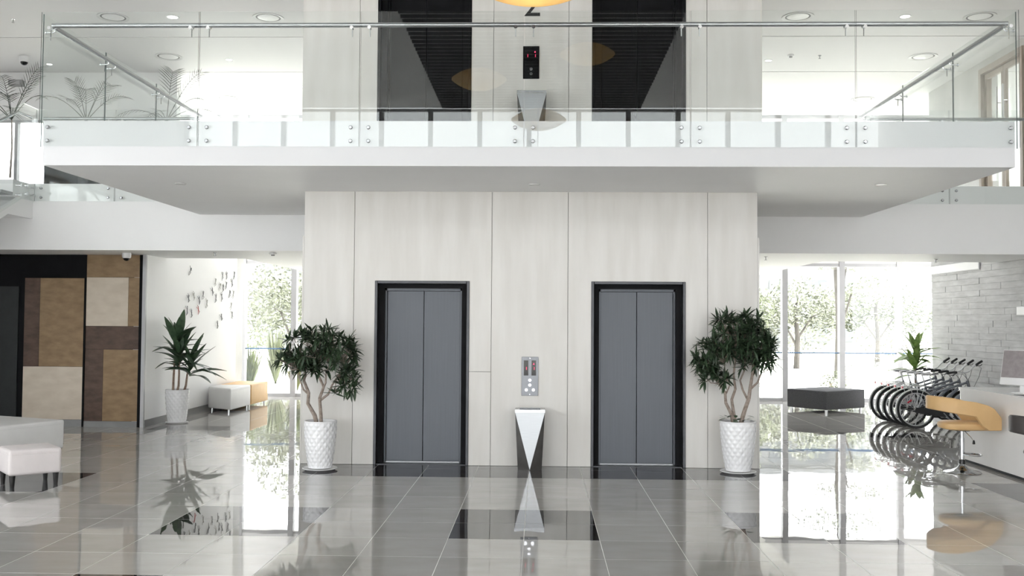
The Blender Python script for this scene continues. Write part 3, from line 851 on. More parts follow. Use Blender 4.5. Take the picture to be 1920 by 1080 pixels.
potted_tree('bushy potted tree with uneven crown in white pot left of the lifts', (-2.52, 11.10, 0), .182, .128, .535,
            [(-.17, -.06, 1.38, .25, .24, .22, 26), (.19, -.06, 1.35, .27, .24, .22, 28), (0, -.08, 1.50, .22, .2, .14, 14),
             (.32, -.04, 1.03, .12, .14, .19, 17), (-.36, -.05, 1.27, .12, .16, .13, 12), (-.08, 0, 1.14, .2, .2, .06, 9), (.17, -.08, .87, .03, .04, .02, 1)],
            [dict(r=.026, p=[(-.04, 0, .50), (-.07, .01, .62), (-.15, .0, .76), (-.14, -.01, .88), (-.20, 0, 1.02), (-.18, 0, 1.18)]),
             dict(r=.022, p=[(.01, .0, .50), (.0, .0, .66), (-.01, -.02, .82), (.03, 0, .95), (-.03, 0, 1.08), (-.02, 0, 1.25)]),
             dict(r=.015, p=[(.0, 0, .80), (.09, -.02, .87), (.13, -.02, .97), (.20, -.02, 1.08), (.26, 0, 1.18)]),
             dict(r=.012, p=[(-.14, 0, .86), (-.20, -.02, .92), (-.24, -.01, 1.02), (-.27, -.02, 1.14)]),
             dict(r=.012, p=[(.02, 0, .92), (.06, -.03, 1.0), (.06, -.02, 1.1), (.10, -.02, 1.22)])],
            11, .36)
potted_tree('round-crowned potted tree in white pot right of the lifts, low leaves at its foot', (2.285, 11.22, 0), .20, .135, .565,
            [(-.10, -.06, 1.53, .28, .24, .24, 34), (.16, -.06, 1.52, .26, .24, .24, 32), (-.14, -.05, 1.75, .13, .12, .08, 6), (.11, -.05, 1.75, .16, .12, .08, 8),
             (-.36, -.04, 1.35, .15, .16, .18, 20), (-.30, -.05, 1.09, .12, .14, .10, 11), (.32, -.04, 1.36, .12, .16, .20, 20), (-.12, -.08, 1.07, .10, .1, .05, 4), (.12, 0, 1.24, .18, .15, .05, 6)],
            [dict(r=.022, p=[(-.05, 0, .53), (-.08, .0, .68), (-.14, .0, .80), (-.15, -.01, .92), (-.22, 0, 1.02), (-.26, 0, 1.14)]),
             dict(r=.020, p=[(-.02, 0, .53), (-.05, .02, .70), (-.07, .01, .84), (-.03, 0, .96), (-.05, 0, 1.12), (-.03, 0, 1.3)]),
             dict(r=.027, p=[(.02, .0, .53), (.07, .0, .70), (.12, -.02, .86), (.14, 0, .98), (.16, 0, 1.10), (.18, 0, 1.28)]),
             dict(r=.014, p=[(.11, 0, .84), (.05, -.02, .95), (.02, -.02, 1.06), (.07, -.02, 1.18), (.08, 0, 1.3)]),
             dict(r=.014, p=[(.13, 0, .95), (.22, -.02, 1.04), (.26, -.01, 1.14), (.30, -.02, 1.28)]),
             dict(r=.010, p=[(-.14, 0, .90), (-.10, -.02, 1.0), (-.14, -.01, 1.1), (-.16, -.02, 1.25)])],
            12, .26, ground=True)

# ---- dracaenas with long strap leaves
leafD = [leaf_mesh('leaf', 'leaf_drac', .23, c, 8, .35) for c in (.10, .40, .75)]
leafB = [leaf_mesh('leaf', 'leaf_bright', .26, c, 8, .35) for c in (.10, .40, .75)]
def dracaena(label, loc, rt, rb, h, stems, seed, leaves, n, Lr, xmin=-9, xmax=9):
    rg = random.Random(seed)
    t = thing('potted_dracaena', label, 'plant', loc, 0, 'potted dracaenas')
    scale_pot(rt, rb, h, 96, 48).build('pot', 'ceramic', t, smooth=True, loc=(0, 0, .025))
    MB().lathe([(0, 0), (rb + .02, 0), (rb + .045, .02), (rb + .04, .025), (0, .012)], 32).build('saucer', 'ceramic', t, smooth=True)
    MB().lathe([(0, h - .02), (rt - .02, h - .03)], 24).build('soil', 'soil', t)
    for pts in stems:
        pts = [Vector(p_) for p_ in pts]
        MB().tube(pts, [.022 * (1 - .4 * i / (len(pts) - 1)) for i in range(len(pts))], 8).build('stem', 'bark_red', t, smooth=True)
        top = pts[-1]
        for k in range(n):
            a = 2.4 * k + rg.uniform(-.3, .3)
            e = 1.30 - 1.15 * (k / n) ** .8 + rg.uniform(-.12, .12)
            P = top - Vector((0, 0, .22 * (k / n))) + Vector((0, 0, .04))
            v = Vector((math.cos(a) * math.cos(e), .55 * math.sin(a) * math.cos(e), math.sin(e)))
            L_ = rg.uniform(*Lr)
            if loc[0] + P.x + v.x * L_ < xmin: L_ = max(.16, (loc[0] + P.x - xmin) / max(.05, -v.x)) if v.x < 0 else L_
            if loc[0] + P.x + v.x * L_ > xmax: L_ = max(.16, (xmax - loc[0] - P.x) / max(.05, v.x)) if v.x > 0 else L_
            lm = leaves[0 if e > .8 else (1 if rg.random() < .6 else 2)]; L_ = min(L_, Lr[1]); ro = rg.uniform(-.4, .4); ws = rg.uniform(1.0, 1.35)
            for _ in range(12):
                mt = dir_matrix(P, v, L_, ro, ws)
                if min((mt @ q.co).x for q in lm.vertices) + loc[0] > xmin + .01: break
                v = (v + Vector((.12, 0, .05))).normalized(); L_ *= .95
            link('leaf', lm, t, mtx=mt)
    return t
dracaena('tall dracaena with three canes in white pot by the white wall', (-6.00, 15.88, 0), .185, .14, .53,
         [[(-.08, .02, .48), (-.075, .02, .75), (-.06, .02, 1.05), (-.03, .02, 1.32)], [(0, -.03, .48), (.03, -.03, .62), (.035, -.03, .82), (.03, -.03, 1.08)], [(.09, .02, .48), (.13, .03, .62), (.15, .03, .80), (.19, .03, .94)]],
         5, leafD, 19, (.36, .58), xmin=XW + .01)
dracaena('bright green dracaena behind the bicycles by the window', (7.0, 18.25, 0), .17, .13, .45,
         [[(0, 0, .4), (0.02, 0, .7), (0, 0, .92)], [(0, 0, .4), (.01, .02, .8), (0.03, .02, 1.20)]], 6, leafB, 18, (.30, .48), xmax=9)

# ---- palms on the upper floor
def palm(label, loc, H, nf, seed, Lf):
    rg = random.Random(seed)
    t = thing('potted_palm', label, 'plant', loc, 0, 'potted palms on the upper floor')
    MB().lathe([(0, 0), (.10, 0), (.13, .24), (.12, .24), (.11, .2), (0, .2)], 28).build('pot', 'wood_dark', t, smooth=True)
    MB().tube([(0, 0, .3), (.02, 0, H * .35), (0, .01, H * .55)], [.018, .015, .012], 8).build('stem', 'bark', t, smooth=True)
    for k in range(nf):
        a = 2.4 * k + rg.uniform(-.3, .3); e = rg.uniform(.45, 1.2)
        P0 = Vector((0, 0, H * .55)); pts = []
        L_ = Lf * rg.uniform(.8, 1.1)
        for i in range(9):
            s_ = i / 8
            hh = L_ * s_
            pts.append(P0 + Vector((math.cos(a) * math.cos(e) * hh, .5 * math.sin(a) * math.cos(e) * hh, math.sin(e) * hh - .55 * L_ * s_ ** 2.6 * math.cos(e))))
        m = MB(); m.tube(pts, [.008, .007, .006, .005, .004, .004, .003, .003, .002], 5)
        for i in range(3, 9):
            for q in (0, .5):
                if i == 8 and q: continue
                p_ = pts[i].lerp(pts[min(i + 1, 8)], q)
                tdir = (pts[min(i + 1, 8)] - pts[i - 1]).normalized()
                side = tdir.cross(Vector((0, 0, 1))).normalized()
                for s_ in (-1, 1):
                    d = (side * s_ + tdir * .9 + Vector((0, 0, -.15))).normalized()
                    ll = .30 * (1 - .5 * abs(i - 5) / 4)
                    w = tdir * .005
                    m._add([p_ - w, p_ + d * ll * .5 - w * 1.2 + Vector((0, 0, .01)), p_ + d * ll, p_ + d * ll * .5 + w * 1.2 + Vector((0, 0, .01)), p_ + w], [(0, 1, 3, 4), (1, 2, 3)])
        m.build('frond', 'leaf_palm', t)
    return t
palm('dark potted palm at far left behind the stair glass', (-8.75, 15.6, ZT), 2.3, 8, 2, 1.25)
palm('potted palm behind the left corner of the balcony glass', (-7.45, 15.5, ZT), 2.2, 7, 3, 1.1)
palm('potted palm nearest the bright upper window, with one tall frond', (-6.1, 15.45, ZT), 2.2, 7, 4, 1.2)
cb = thing('low_cabinet', 'black low cabinet on the mezzanine below the palms', 'cabinet', (-7.2, 14.75, ZT))
B(-.54, .54, 0, .4, 0, .45).build('body', 'black_panel', cb, bevel=.006)
for k in range(2): B(-.525 + k * .53, -.525 + k * .53 + .52, -.018, 0, .04, .43).build('door', 'charcoal_door', cb, bevel=.003, segs=1)
sg = thing('wall_box', 'grey wall-mounted box under the ceiling at far left', 'box', (-9.87, 17.8, 6.08))
B(-.13, .13, -.12, 0, 0, .11).build('housing', 'plastic_grey', sg, bevel=.006)
B(-.09, .09, -.125, -.12, .02, .09).build('cover', 'frame_grey', sg)

# ================================================================== SEATING
def cushion_block(name, label, cat, poly, z0, z1, m_, legmat, legs, leg_r, group=None, taper=1.0, bev=.03):
    cx = sum(p_[0] for p_ in poly) / len(poly); cy = sum(p_[1] for p_ in poly) / len(poly)
    t = thing(name, label, cat, (cx, cy, 0), 0, group)
    MB().prism([(x - cx, y - cy) for x, y in poly], z0, z1).build('cushion', m_, t, bevel=bev, segs=3)
    n = len(poly)
    sm = MB()
    pl = [(x - cx, y - cy) for x, y in poly]
    zz = z1 - .045
    for i in range(n):
        a, b = Vector((*pl[i], zz)), Vector((*pl[(i + 1) % n], zz))
        d = (b - a).normalized()
        sm.tube([a + d * .03, b - d * .03], .003, 5)
    sm.build('piping', m_, t)
    for x, y in legs:
        MB().lathe([(0, 0), (leg_r * taper, 0), (leg_r, z0 + .005)], 12).build('leg', legmat, t, smooth=True, loc=(x - cx, y - cy, 0))
    return t
cushion_block('bench', 'long white leather bench at the left edge of the hall', 'bench', [(-6.466, 10.851), (-5.985, 12.06), (-7.101, 12.504), (-7.582, 11.295)], .09, .445, 'leather_white', 'chrome',
              [(-6.50, 10.94), (-6.045, 12.01), (-7.06, 12.42), (-7.52, 11.34)], .022)
a0 = math.radians(41); ca, sa = math.cos(a0), math.sin(a0)
fx, fy, sd = -5.325, 9.60, .50
sq = [(fx, fy), (fx + sd * ca, fy + sd * sa), (fx + sd * (ca - sa), fy + sd * (sa + ca)), (fx - sd * sa, fy + sd * ca)]
mid = (sum(p_[0] for p_ in sq) / 4, sum(p_[1] for p_ in sq) / 4)
cushion_block('footstool', 'pale pink upholstered footstool with black legs before the white bench', 'stool', sq, .125, .385, 'leather_pink', 'black_wood',
              [(mid[0] + (x - mid[0]) * .82, mid[1] + (y - mid[1]) * .82) for x, y in sq], .030, taper=.68, bev=.035)
cushion_block('bench', 'white leather bench with slanted end along the white wall', 'bench', [(-5.66, 17.60), (-5.635, 18.74), (-6.24, 18.74), (-6.24, 18.07)], .055, .45, 'leather_white', 'chrome',
              [(-5.74, 17.74), (-5.69, 18.68), (-6.18, 18.68), (-6.18, 18.12)], .02, 'benches along the white wall')
cushion_block('bench', 'orange-yellow leather bench beside the left window', 'bench', [(-5.63, 18.76), (-5.61, 19.86), (-6.24, 19.86), (-6.24, 18.76)], .055, .45, 'bench_yellow', 'chrome',
              [(-5.69, 18.82), (-5.67, 19.80), (-6.18, 19.80), (-6.18, 18.82)], .02, 'benches along the white wall')
fx, fy = 5.487, 18.70; a0 = math.radians(35.5); ca, sa = math.cos(a0), math.sin(a0); s1, s2 = 1.18, .95
sq = [(fx, fy), (fx + s1 * ca, fy + s1 * sa), (fx + s1 * ca - s2 * sa, fy + s1 * sa + s2 * ca), (fx - s2 * sa, fy + s2 * ca)]
mid = (sum(p_[0] for p_ in sq) / 4, sum(p_[1] for p_ in sq) / 4)
cushion_block('ottoman', 'large charcoal fabric ottoman by the right windows', 'ottoman', sq, .06, .42, 'fabric_charcoal', 'chrome',
              [(mid[0] + (x - mid[0]) * .88, mid[1] + (y - mid[1]) * .88) for x, y in sq], .028, bev=.025)

# ---- bar stools
def bar_stool(label, loc, m_, rz=0.0):
    t = thing('bar_stool', label, 'stool', loc, rz, 'bar stools at the reception counter')
    # local: front of the sitter = +x
    MB().lathe([(0, 0), (.205, 0), (.207, .006), (.19, .014), (.12, .028), (.06, .055), (.034, .09), (.030, .10)], 40).build('base', 'chrome_dark', t, smooth=True)
    MB().lathe([(.030, .09), (.032, .10), (.032, .15), (.027, .155), (.027, .40), (.020, .40), (.020, .50)], 20).build('column', 'chrome_dark', t, smooth=True)
    MB().lathe([(.0335, .10), (.0335, .15)], 20).build('collar', 'black_wood', t, smooth=True)
    fr = MB(); pts = [(.0, -.03, .215)]
    for k in range(13):
        a = -PI / 2 + PI * k / 12
        pts.append((.13 + .085 * math.cos(a), .10 * math.sin(a), .205))
    pts.append((0, .03, .215))
    fr.tube(pts, .010, 8); fr.build('footrest', 'chrome_dark', t, smooth=True)
    lv = MB().tube([(.01, -.03, .49), (.06, -.10, .42), (.075, -.12, .385)], .004, 6).build('lever', 'chrome', t, smooth=True)
    MB().lathe([(0, -.05), (.016, -.045), (.012, -.01), (.005, .0)], 10, c=(.08, -.125, .39)).build('lever_knob', 'rubber', lv, smooth=True)
    MB().lathe([(0, .485), (.09, .485), (.09, .50), (0, .50)], 20).build('seat_plate', 'black_wood', t)
    # seat cushion : rounded slab
    m = MB(); n = 28; rings = [(.50, .80), (.515, .96), (.545, 1.0), (.575, .97), (.592, .86), (.598, .5)]
    vs = []
    for z_, s_ in rings:
        for k in range(n):
            a = 2 * PI * k / n
            c_, si = math.cos(a), math.sin(a)
            sx = abs(c_) ** .55 * (1 if c_ > 0 else -1); sy = abs(si) ** .6 * (1 if si > 0 else -1)
            vs.append((.045 + .30 * sx * s_, .205 * sy * s_, z_ - (.012 if s_ < .9 and z_ > .55 else 0) * 0))
    fs = [tuple(range(n - 1, -1, -1)), tuple((len(rings) - 1) * n + k for k in range(n))]
    for i in range(len(rings) - 1):
        for k in range(n): fs.append((i * n + k, i * n + (k + 1) % n, (i + 1) * n + (k + 1) % n, (i + 1) * n + k))
    m._add(vs, fs); m.build('seat', m_, t, smooth=True)
    # one band that wraps round the back and sweeps down into both sides of the seat
    path = []
    for k in range(6): path.append((.345 - k * .075, -.215 - .010 * k))
    for k in range(13):
        a = -PI / 2 - PI * k / 12
        path.append((-.13 + .245 * math.cos(a), .262 * math.sin(a)))
    for k in range(6): path.append((-.03 + k * .075, .265 - .010 * k))
    N_ = len(path); vs = []; fs = []
    for i, (x, y) in enumerate(path):
        a = Vector((*path[max(i - 1, 0)], 0)); b = Vector((*path[min(i + 1, N_ - 1)], 0)); d = (b - a).normalized(); nn = Vector((d.y, -d.x, 0))
        s_ = (x + .375) / .72
        lo = .745 - .225 * max(0, min(1, (s_ - .42) / .34)) ** 1.0 if s_ > .42 else .745
        lo = .745 - .075 * min(1, s_ / .62) if s_ < .62 else (.67 - .15 * min(1, (s_ - .62) / .10))
        hi = .888 - .055 * min(1, s_ / .6) if s_ < .6 else .833 - .04 * (s_ - .6) / .2 if s_ < .8 else .793 - .13 * ((s_ - .8) / .2) ** 1.7
        th = .022
        prof = [(-th, lo), (-th * .4, lo - .010), (th * .6, lo - .006), (th, lo + .02), (th, hi - .02), (th * .5, hi), (-th * .4, hi + .002), (-th, hi - .015)]
        for o_, z_ in prof: vs.append((x + nn.x * o_, y + nn.y * o_, z_))
    P_ = 8
    for i in range(N_ - 1):
        for k in range(P_): fs.append((i * P_ + k, i * P_ + (k + 1) % P_, (i + 1) * P_ + (k + 1) % P_, (i + 1) * P_ + k))
    fs += [tuple(range(P_)), tuple((N_ - 1) * P_ + k for k in range(P_ - 1, -1, -1))]
    m = MB(); m._add(vs, fs); m.build('backrest', m_, t, smooth=True)
    return t
bar_stool('tan leather bar stool on a chrome pedestal at the counter', (4.925, 11.45, 0), 'leather_tan')
bar_stool('dark brown bar stool cut off at the right edge', (4.72, 9.0, 0), 'leather_brown')

# ---- reception counter
ct = thing('reception_counter', 'glossy white reception counter at the right edge', 'counter', (5.34, 12.5, 0))
def rcorner(x0, x1, y0, y1, r):
    pts = [(x0, y0), (x1, y0), (x1, y1)]
    for k in range(9):
        a = PI / 2 + PI / 2 * k / 8
        pts.append((x0 + r + r * math.cos(a), y1 - r + r * math.sin(a)))
    return pts
MB().prism(rcorner(0, .75, -4.8, 0, .05), .035, .90).build('body', 'counter_white', ct, smooth=True)
MB().prism(rcorner(-.015, .77, -4.8, .015, .06), .90, .925).build('top', 'counter_white', ct, smooth=True)
MB().prism(rcorner(.02, .73, -4.8, -.02, .04), 0, .035).build('plinth', 'charcoal_door', ct)

mn = thing('computer_monitor', 'white all-in-one computer on the reception counter', 'computer', (5.63, 11.45, .925), math.radians(-58))
B(-.11, .11, -.08, .10, 0, .008).build('foot', 'plastic_white', mn, bevel=.003)
MB().extrude([(.02, .0), (.05, .0), (.05, .2), (.03, .2)], 'x', -.05, .05).build('neck', 'plastic_white', mn)
tl_ = Matrix.Translation((0, 0, .09)) @ Matrix.Rotation(-.22, 4, 'X')
for nm_, args, m_ in (('casing', (-.29, .29, .0, .035, 0, .42), 'plastic_white'), ('screen', (-.28, .28, -.004, .0, .085, .41), 'screen')):
    MB().box(*args).xform(tl_).build(nm_, m_, mn, bevel=.004 if nm_ == 'casing' else 0)
mg = thing('magazine', 'dark magazine lying on the counter before the monitor', 'magazine', (5.50, 10.95, .925), .3)
B(-.12, .12, -.16, .16, 0, .006).build('cover', 'paper', mg)
B(-.118, .118, -.158, .158, .006, .009).build('pages', 'charcoal_door', mg)

# ================================================================== BICYCLES
def ring(R, r, n=40, m=8, sx=1.0):
    b = MB(); vs = []; fs = []
    for i in range(n):
        a = 2 * PI * i / n
        for k in range(m):
            c_ = 2 * PI * k / m; rr = R + r * math.cos(c_)
            vs.append((rr * math.cos(a), r * sx * math.sin(c_), rr * math.sin(a)))
    for i in range(n):
        for k in range(m):
            fs.append((i * m + k, ((i + 1) % n) * m + k, ((i + 1) % n) * m + (k + 1) % m, i * m + (k + 1) % m))
    b._add(vs, fs); return b
ZA_ = .318
me_tyre = ring(.295, .023).mesh('tyre', 'rubber', smooth=True)
me_rim = ring(.268, .011, 40, 6, .8).mesh('rim', 'silver', smooth=True)
_sp = MB()
for i in range(28):
    a = 2 * PI * i / 28; s_ = .022 if i % 2 else -.022; a2 = a + (.5 if (i // 2) % 2 else -.5)
    _sp.tube([(.022 * math.cos(a2), s_, .022 * math.sin(a2)), (.264 * math.cos(a), 0, .264 * math.sin(a))], .0013, 4, cap=False)
me_spk = _sp.mesh('spokes', 'silver')
me_hub = MB().lathe([(0, -.06), (.008, -.06), (.008, -.035), (.026, -.03), (.026, -.022), (.016, -.018), (.016, .018), (.026, .022), (.026, .03), (.008, .035), (.008, .06), (0, .06)], 14, axis='y').mesh('hub', 'plastic_grey', smooth=True)
def wheel(parent, mtx):
    w = link('wheel', me_rim, parent, mtx=mtx)
    link('tyre', me_tyre, w); link('spokes', me_spk, w)['kind'] = 'stuff'; link('hub', me_hub, w)
    return w
def arc(R, a0, a1, n, y=0, cx=0, cz=0):
    return [(cx + R * math.cos(a0 + (a1 - a0) * i / n), y, cz + R * math.sin(a0 + (a1 - a0) * i / n)) for i in range(n + 1)]
def fender(R, a0, a1, n=14, w=.026):
    b = MB(); vs = []; fs = []
    pr = [(-w, -.014), (-w * .6, 0), (0, .004), (w * .6, 0), (w, -.014)]
    for i in range(n + 1):
        a = a0 + (a1 - a0) * i / n
        for y, d in pr: vs.append(((R + d) * math.cos(a), y, (R + d) * math.sin(a)))
    for i in range(n):
        for k in range(4): fs.append((i * 5 + k, i * 5 + k + 1, (i + 1) * 5 + k + 1, (i + 1) * 5 + k))
    b._add(vs, fs); return b
def bicycle(label, loc):
    t = thing('bicycle', label, 'bicycle', loc, 0, 'row of parked bicycles')
    A = Vector((0, 0, ZA_)); BBk = Vector((.42, 0, .27)); SC = Vector((.30, 0, .62)); HT = Vector((.83, 0, .80)); HB = Vector((.87, 0, .66))
    wheel(t, Matrix.Translation(A))
    f = MB()
    f.tube([BBk, SC, SC + Vector((-.03, 0, .10))], .017, 10)
    f.tube([SC + Vector((.005, 0, -.03)), (HT + HB) / 2 + Vector((-.01, 0, .04))], .019, 10)
    f.tube([BBk, HB + Vector((-.005, 0, .03))], .025, 10)
    f.tube([HB, HT], .021, 10)
    for s_ in (-1, 1):
        f.tube([A + Vector((0, .055 * s_, 0)), BBk + Vector((-.05, .03 * s_, 0)), BBk], .010, 8)
        f.tube([A + Vector((0, .055 * s_, 0)), SC + Vector((-.02, .025 * s_, 0)), SC], .008, 8)
    f.tube([BBk + Vector((0, -.04, 0)), BBk + Vector((0, .04, 0))], .024, 10)
    f.build('frame', 'bike_frame', t, smooth=True)
    fender(.338, PI * 1.12, PI * .22).xform(Matrix.Translation(A)).build('fender', 'silver', t, smooth=True)
    rk = MB()
    for s_ in (-1, 1):
        rk.tube([(-.22, .055 * s_, .70), (.24, .055 * s_, .70)], .006, 6)
        for q in (-.12, 0, .12): rk.tube([(q, .06 * s_, .70), (0.0, .06 * s_, ZA_)], .005, 6)
    for q in (-.22, -.08, .08, .24): rk.tube([(q, -.055, .70), (q, .055, .70)], .006, 6)
    rk.build('rack', 'silver', t, smooth=True)
    B(-.235, -.222, -.03, .03, .66, .695).build('reflector', 'red_plastic', t)
    B(-.04, .04, -.005, .005, -.012, .012).xform(Matrix.Rotation(-.6, 4, 'Y')).build('reflector', 'red_plastic', t, loc=(-.11, -.012, ZA_ + .13))
    MB().tube([SC + Vector((-.03, 0, .10)), SC + Vector((-.075, 0, .25))], .013, 8).build('seat_post', 'silver', t, smooth=True)
    # saddle
    sd_ = MB(); vs = []; fs = []
    for i, (x, w, h) in enumerate([(-.14, .02, .0), (-.13, .065, .012), (-.08, .078, .016), (-.02, .055, .010), (.05, .026, .006), (.11, .020, .004), (.135, .008, -.004)]):
        vs += [(x, -w, -.022), (x, -w * .85, h * .4), (x, 0, h), (x, w * .85, h * .4), (x, w, -.022)]
    for i in range(6):
        for k in range(4): fs.append((i * 5 + k, i * 5 + k + 1, (i + 1) * 5 + k + 1, (i + 1) * 5 + k))
        fs.append((i * 5 + 4, i * 5, (i + 1) * 5, (i + 1) * 5 + 4))
    fs += [(0, 1, 2, 3, 4), (34, 33, 32, 31, 30)]
    sd_._add(vs, fs); o = sd_.build('saddle', 'saddle_grey', t, smooth=True, loc=tuple(SC + Vector((-.065, 0, .285))))
    o.rotation_euler = (0, -.06, 0)
    MB().tube([(-.08, .02, -.02), (0, .02, -.04), (.07, .01, -.02)], .004, 5).build('saddle_rail', 'chrome', o)
    # crank, chain guard, pedals
    cr = MB(); cr.lathe([(0, -.055), (.075, -.055), (.078, -.052), (.075, -.049), (0, -.049)], 24, axis='y'); cr.xform(Matrix.Translation(BBk))
    cr.tube([BBk + Vector((0, -.065, 0)), BBk + Vector((.11, -.07, -.12))], .009, 6); cr.tube([BBk + Vector((0, .065, 0)), BBk + Vector((-.11, .07, .12))], .009, 6)
    cr.build('crankset', 'plastic_grey', t, smooth=True)
    for dx, dy, dz in ((.11, -.12, -.12), (-.11, .12, .12)):
        B(-.045, .045, -.04, .04, -.012, .012).build('pedal', 'rubber', t, bevel=.004, segs=1, loc=tuple(BBk + Vector((dx, dy, dz))))
    MB().extrude([(-.05, ZA_ - .035), (-.03, ZA_ - .05), (.44, .20), (.52, .25), (.50, .33), (.40, .345), (-.02, ZA_ + .035)], 'y', -.068, -.060).build('chain_guard', 'rubber', t)
    MB().tube([(.10, .07, .30), (.03, .16, .005)], .008, 6).build('kickstand', 'silver', t)
    # steering assembly, turned to the rider's right
    ax = (HT - HB).normalized(); st_ = math.radians(-56)
    TB_ = Matrix.Translation(HB) @ Matrix.Rotation(math.radians(-70), 4, ax) @ Matrix.Translation(-HB)
    T_ = Matrix.Translation(HB) @ Matrix.Rotation(st_, 4, ax) @ Matrix.Translation(-HB)
    FA = Vector((.985, 0, ZA_))
    wheel(t, T_ @ Matrix.Translation(FA))
    m = MB()
    m.tube([HB + Vector((0, 0, 0)), HB - ax * .03], .019, 8)
    for s_ in (-1, 1): m.tube([HB - ax * .03, HB - ax * .05 + Vector((0, .05 * s_, 0)), FA + Vector((0, .055 * s_, 0))], .011, 8)
    m.xform(T_).build('fork', 'bike_frame', t, smooth=True)
    fender(.338, PI * .95, PI * .30).xform(T_ @ Matrix.Translation(FA)).build('fender', 'silver', t, smooth=True)
    m = MB(); m.tube([HT, HT + ax * .12, HT + ax * .13 + Vector((.05, 0, .02))], .014, 8); m.xform(TB_).build('stem', 'silver', t, smooth=True)
    C_ = HT + ax * .13 + Vector((.05, 0, .02))
    m = MB()
    half = [(0, .0, 0), (0, .06, .005), (-.005, .13, .045), (-.015, .22, .065), (-.035, .34, .075)]
    pts = [C_ + Vector((x, -y, z_)) for x, y, z_ in reversed(half)] + [C_ + Vector((x, y, z_)) for x, y, z_ in half[1:]]
    hb = m.tube(pts, .011, 8).xform(TB_).build('handlebar', 'silver', t, smooth=True)
    for s_ in (-1, 1):
        a = C_ + Vector((-.018, .235 * s_, .067)); b = C_ + Vector((-.042, .375 * s_, .08))
        MB().tube([a, b], .019, 8).xform(TB_).build('grip', 'rubber', hb, smooth=True)
        g_ = MB(); g_.ball(tuple(a + Vector((.01, -.012 * s_, -.005))), .026, .022, .022, 8, 6); g_.tube([a + Vector((.02, 0, -.01)), a + Vector((.03, .05 * s_, -.03)), a + Vector((.01, .10 * s_, -.025))], .006, 5)
        g_.xform(TB_).build('brake_lever', 'rubber', hb, smooth=True)
        MB().tube([TB_ @ (a + Vector((.03, 0, -.02))), TB_ @ (a + Vector((.13, -.04 * s_, -.02))), TB_ @ (a + Vector((.15, -.12 * s_, -.14))), TB_ @ (HB + Vector((.05, .02 * s_, .0)))], .003, 5, cap=False).build('cable', 'rubber', t, smooth=True)
    return t
bk = bicycle('nearest grey bicycle of the row, its rear wheel closest to the counter', (6.20, 16.14, 0))
for lab, y in (('second grey bicycle of the row counted from the counter', 16.46), ('middle grey bicycle of the row of five', 16.78),
               ('fourth grey bicycle of the row counted from the counter', 17.10), ('farthest grey bicycle of the row, nearest the charcoal ottoman', 17.42)):
    c = copy_tree(bk); c.location = (6.20, y, 0); c['label'] = lab
bk.location = (6.20, 16.14, 0)

# ================================================================== WALL FIGURES
FIG = [(17.1, 2.59), (18.85, 2.59), (19.1, 2.6), (19.58, 2.64), (18.44, 2.45), (18.71, 2.37), (18.9, 2.35), (19.08, 2.41), (19.44, 2.47), (18.28, 2.26), (17.77, 2.18), (17.57, 2.08), (17.29, 2.14), (17.03, 2.09), (17.98, 2.03), (18.48, 2.14), (18.82, 2.17), (19.31, 2.24), (19.54, 2.25), (19.41, 2.0), (16.97, 1.89), (17.19, 1.83), (17.53, 1.9), (18.83, 1.77), (19.48, 1.82), (18.6, 1.63)]
rf = random.Random(8)
for i, (y, z_) in enumerate(FIG):
    pale_ = i in (4, 5, 12, 14, 18, 19)
    lab = ('pale small climbing figure in the flock on the white wall' if pale_ else 'small grey climbing figure alone near the ceiling of the white wall' if i == 0 else 'small red climbing figure on the white wall' if i == 22 else
           'lowest small climbing figure on the white wall' if i == 25 else 'small climbing figure in the flock on the white wall')
    t = thing('wall_figure', lab, 'figurine', (XW + .004, y, z_), 0, 'climbing figures on the white wall')
    m = MB()
    # local: body in the yz plane, standing off the wall along +x
    J = lambda: rf.uniform(-.02, .02)
    m.tube([(.018, 0, -.03), (.022, 0, .0), (.02, 0, .032)], [.010, .009, .013], 7)
    for s_ in (-1, 1):
        m.tube([(.02, .010 * s_, .028), (.018, .042 * s_ + J(), .045 + J()), (.004, .035 * s_ + J(), .085 + J())], [.006, .005, .004], 6)
        m.tube([(.018, .007 * s_, -.03), (.024, .030 * s_ + J(), -.055 + J()), (.004, .026 * s_ + J(), -.105 + J())], [.008, .006, .004], 6)
    mm = 'figure_red' if i == 22 else ('figure_pale' if i in (4, 5, 12, 14, 18, 19) else 'figure_grey')
    rot = Matrix.Rotation(rf.uniform(-.6, .6), 4, 'X')
    rot = rot @ Matrix.Scale(.85, 4)
    m.xform(rot).build('body', mm, t, smooth=True)
    MB().ball((.024, 0, .056), .012, .011, .014, 8, 6).xform(rot).build('head', mm, t, smooth=True)

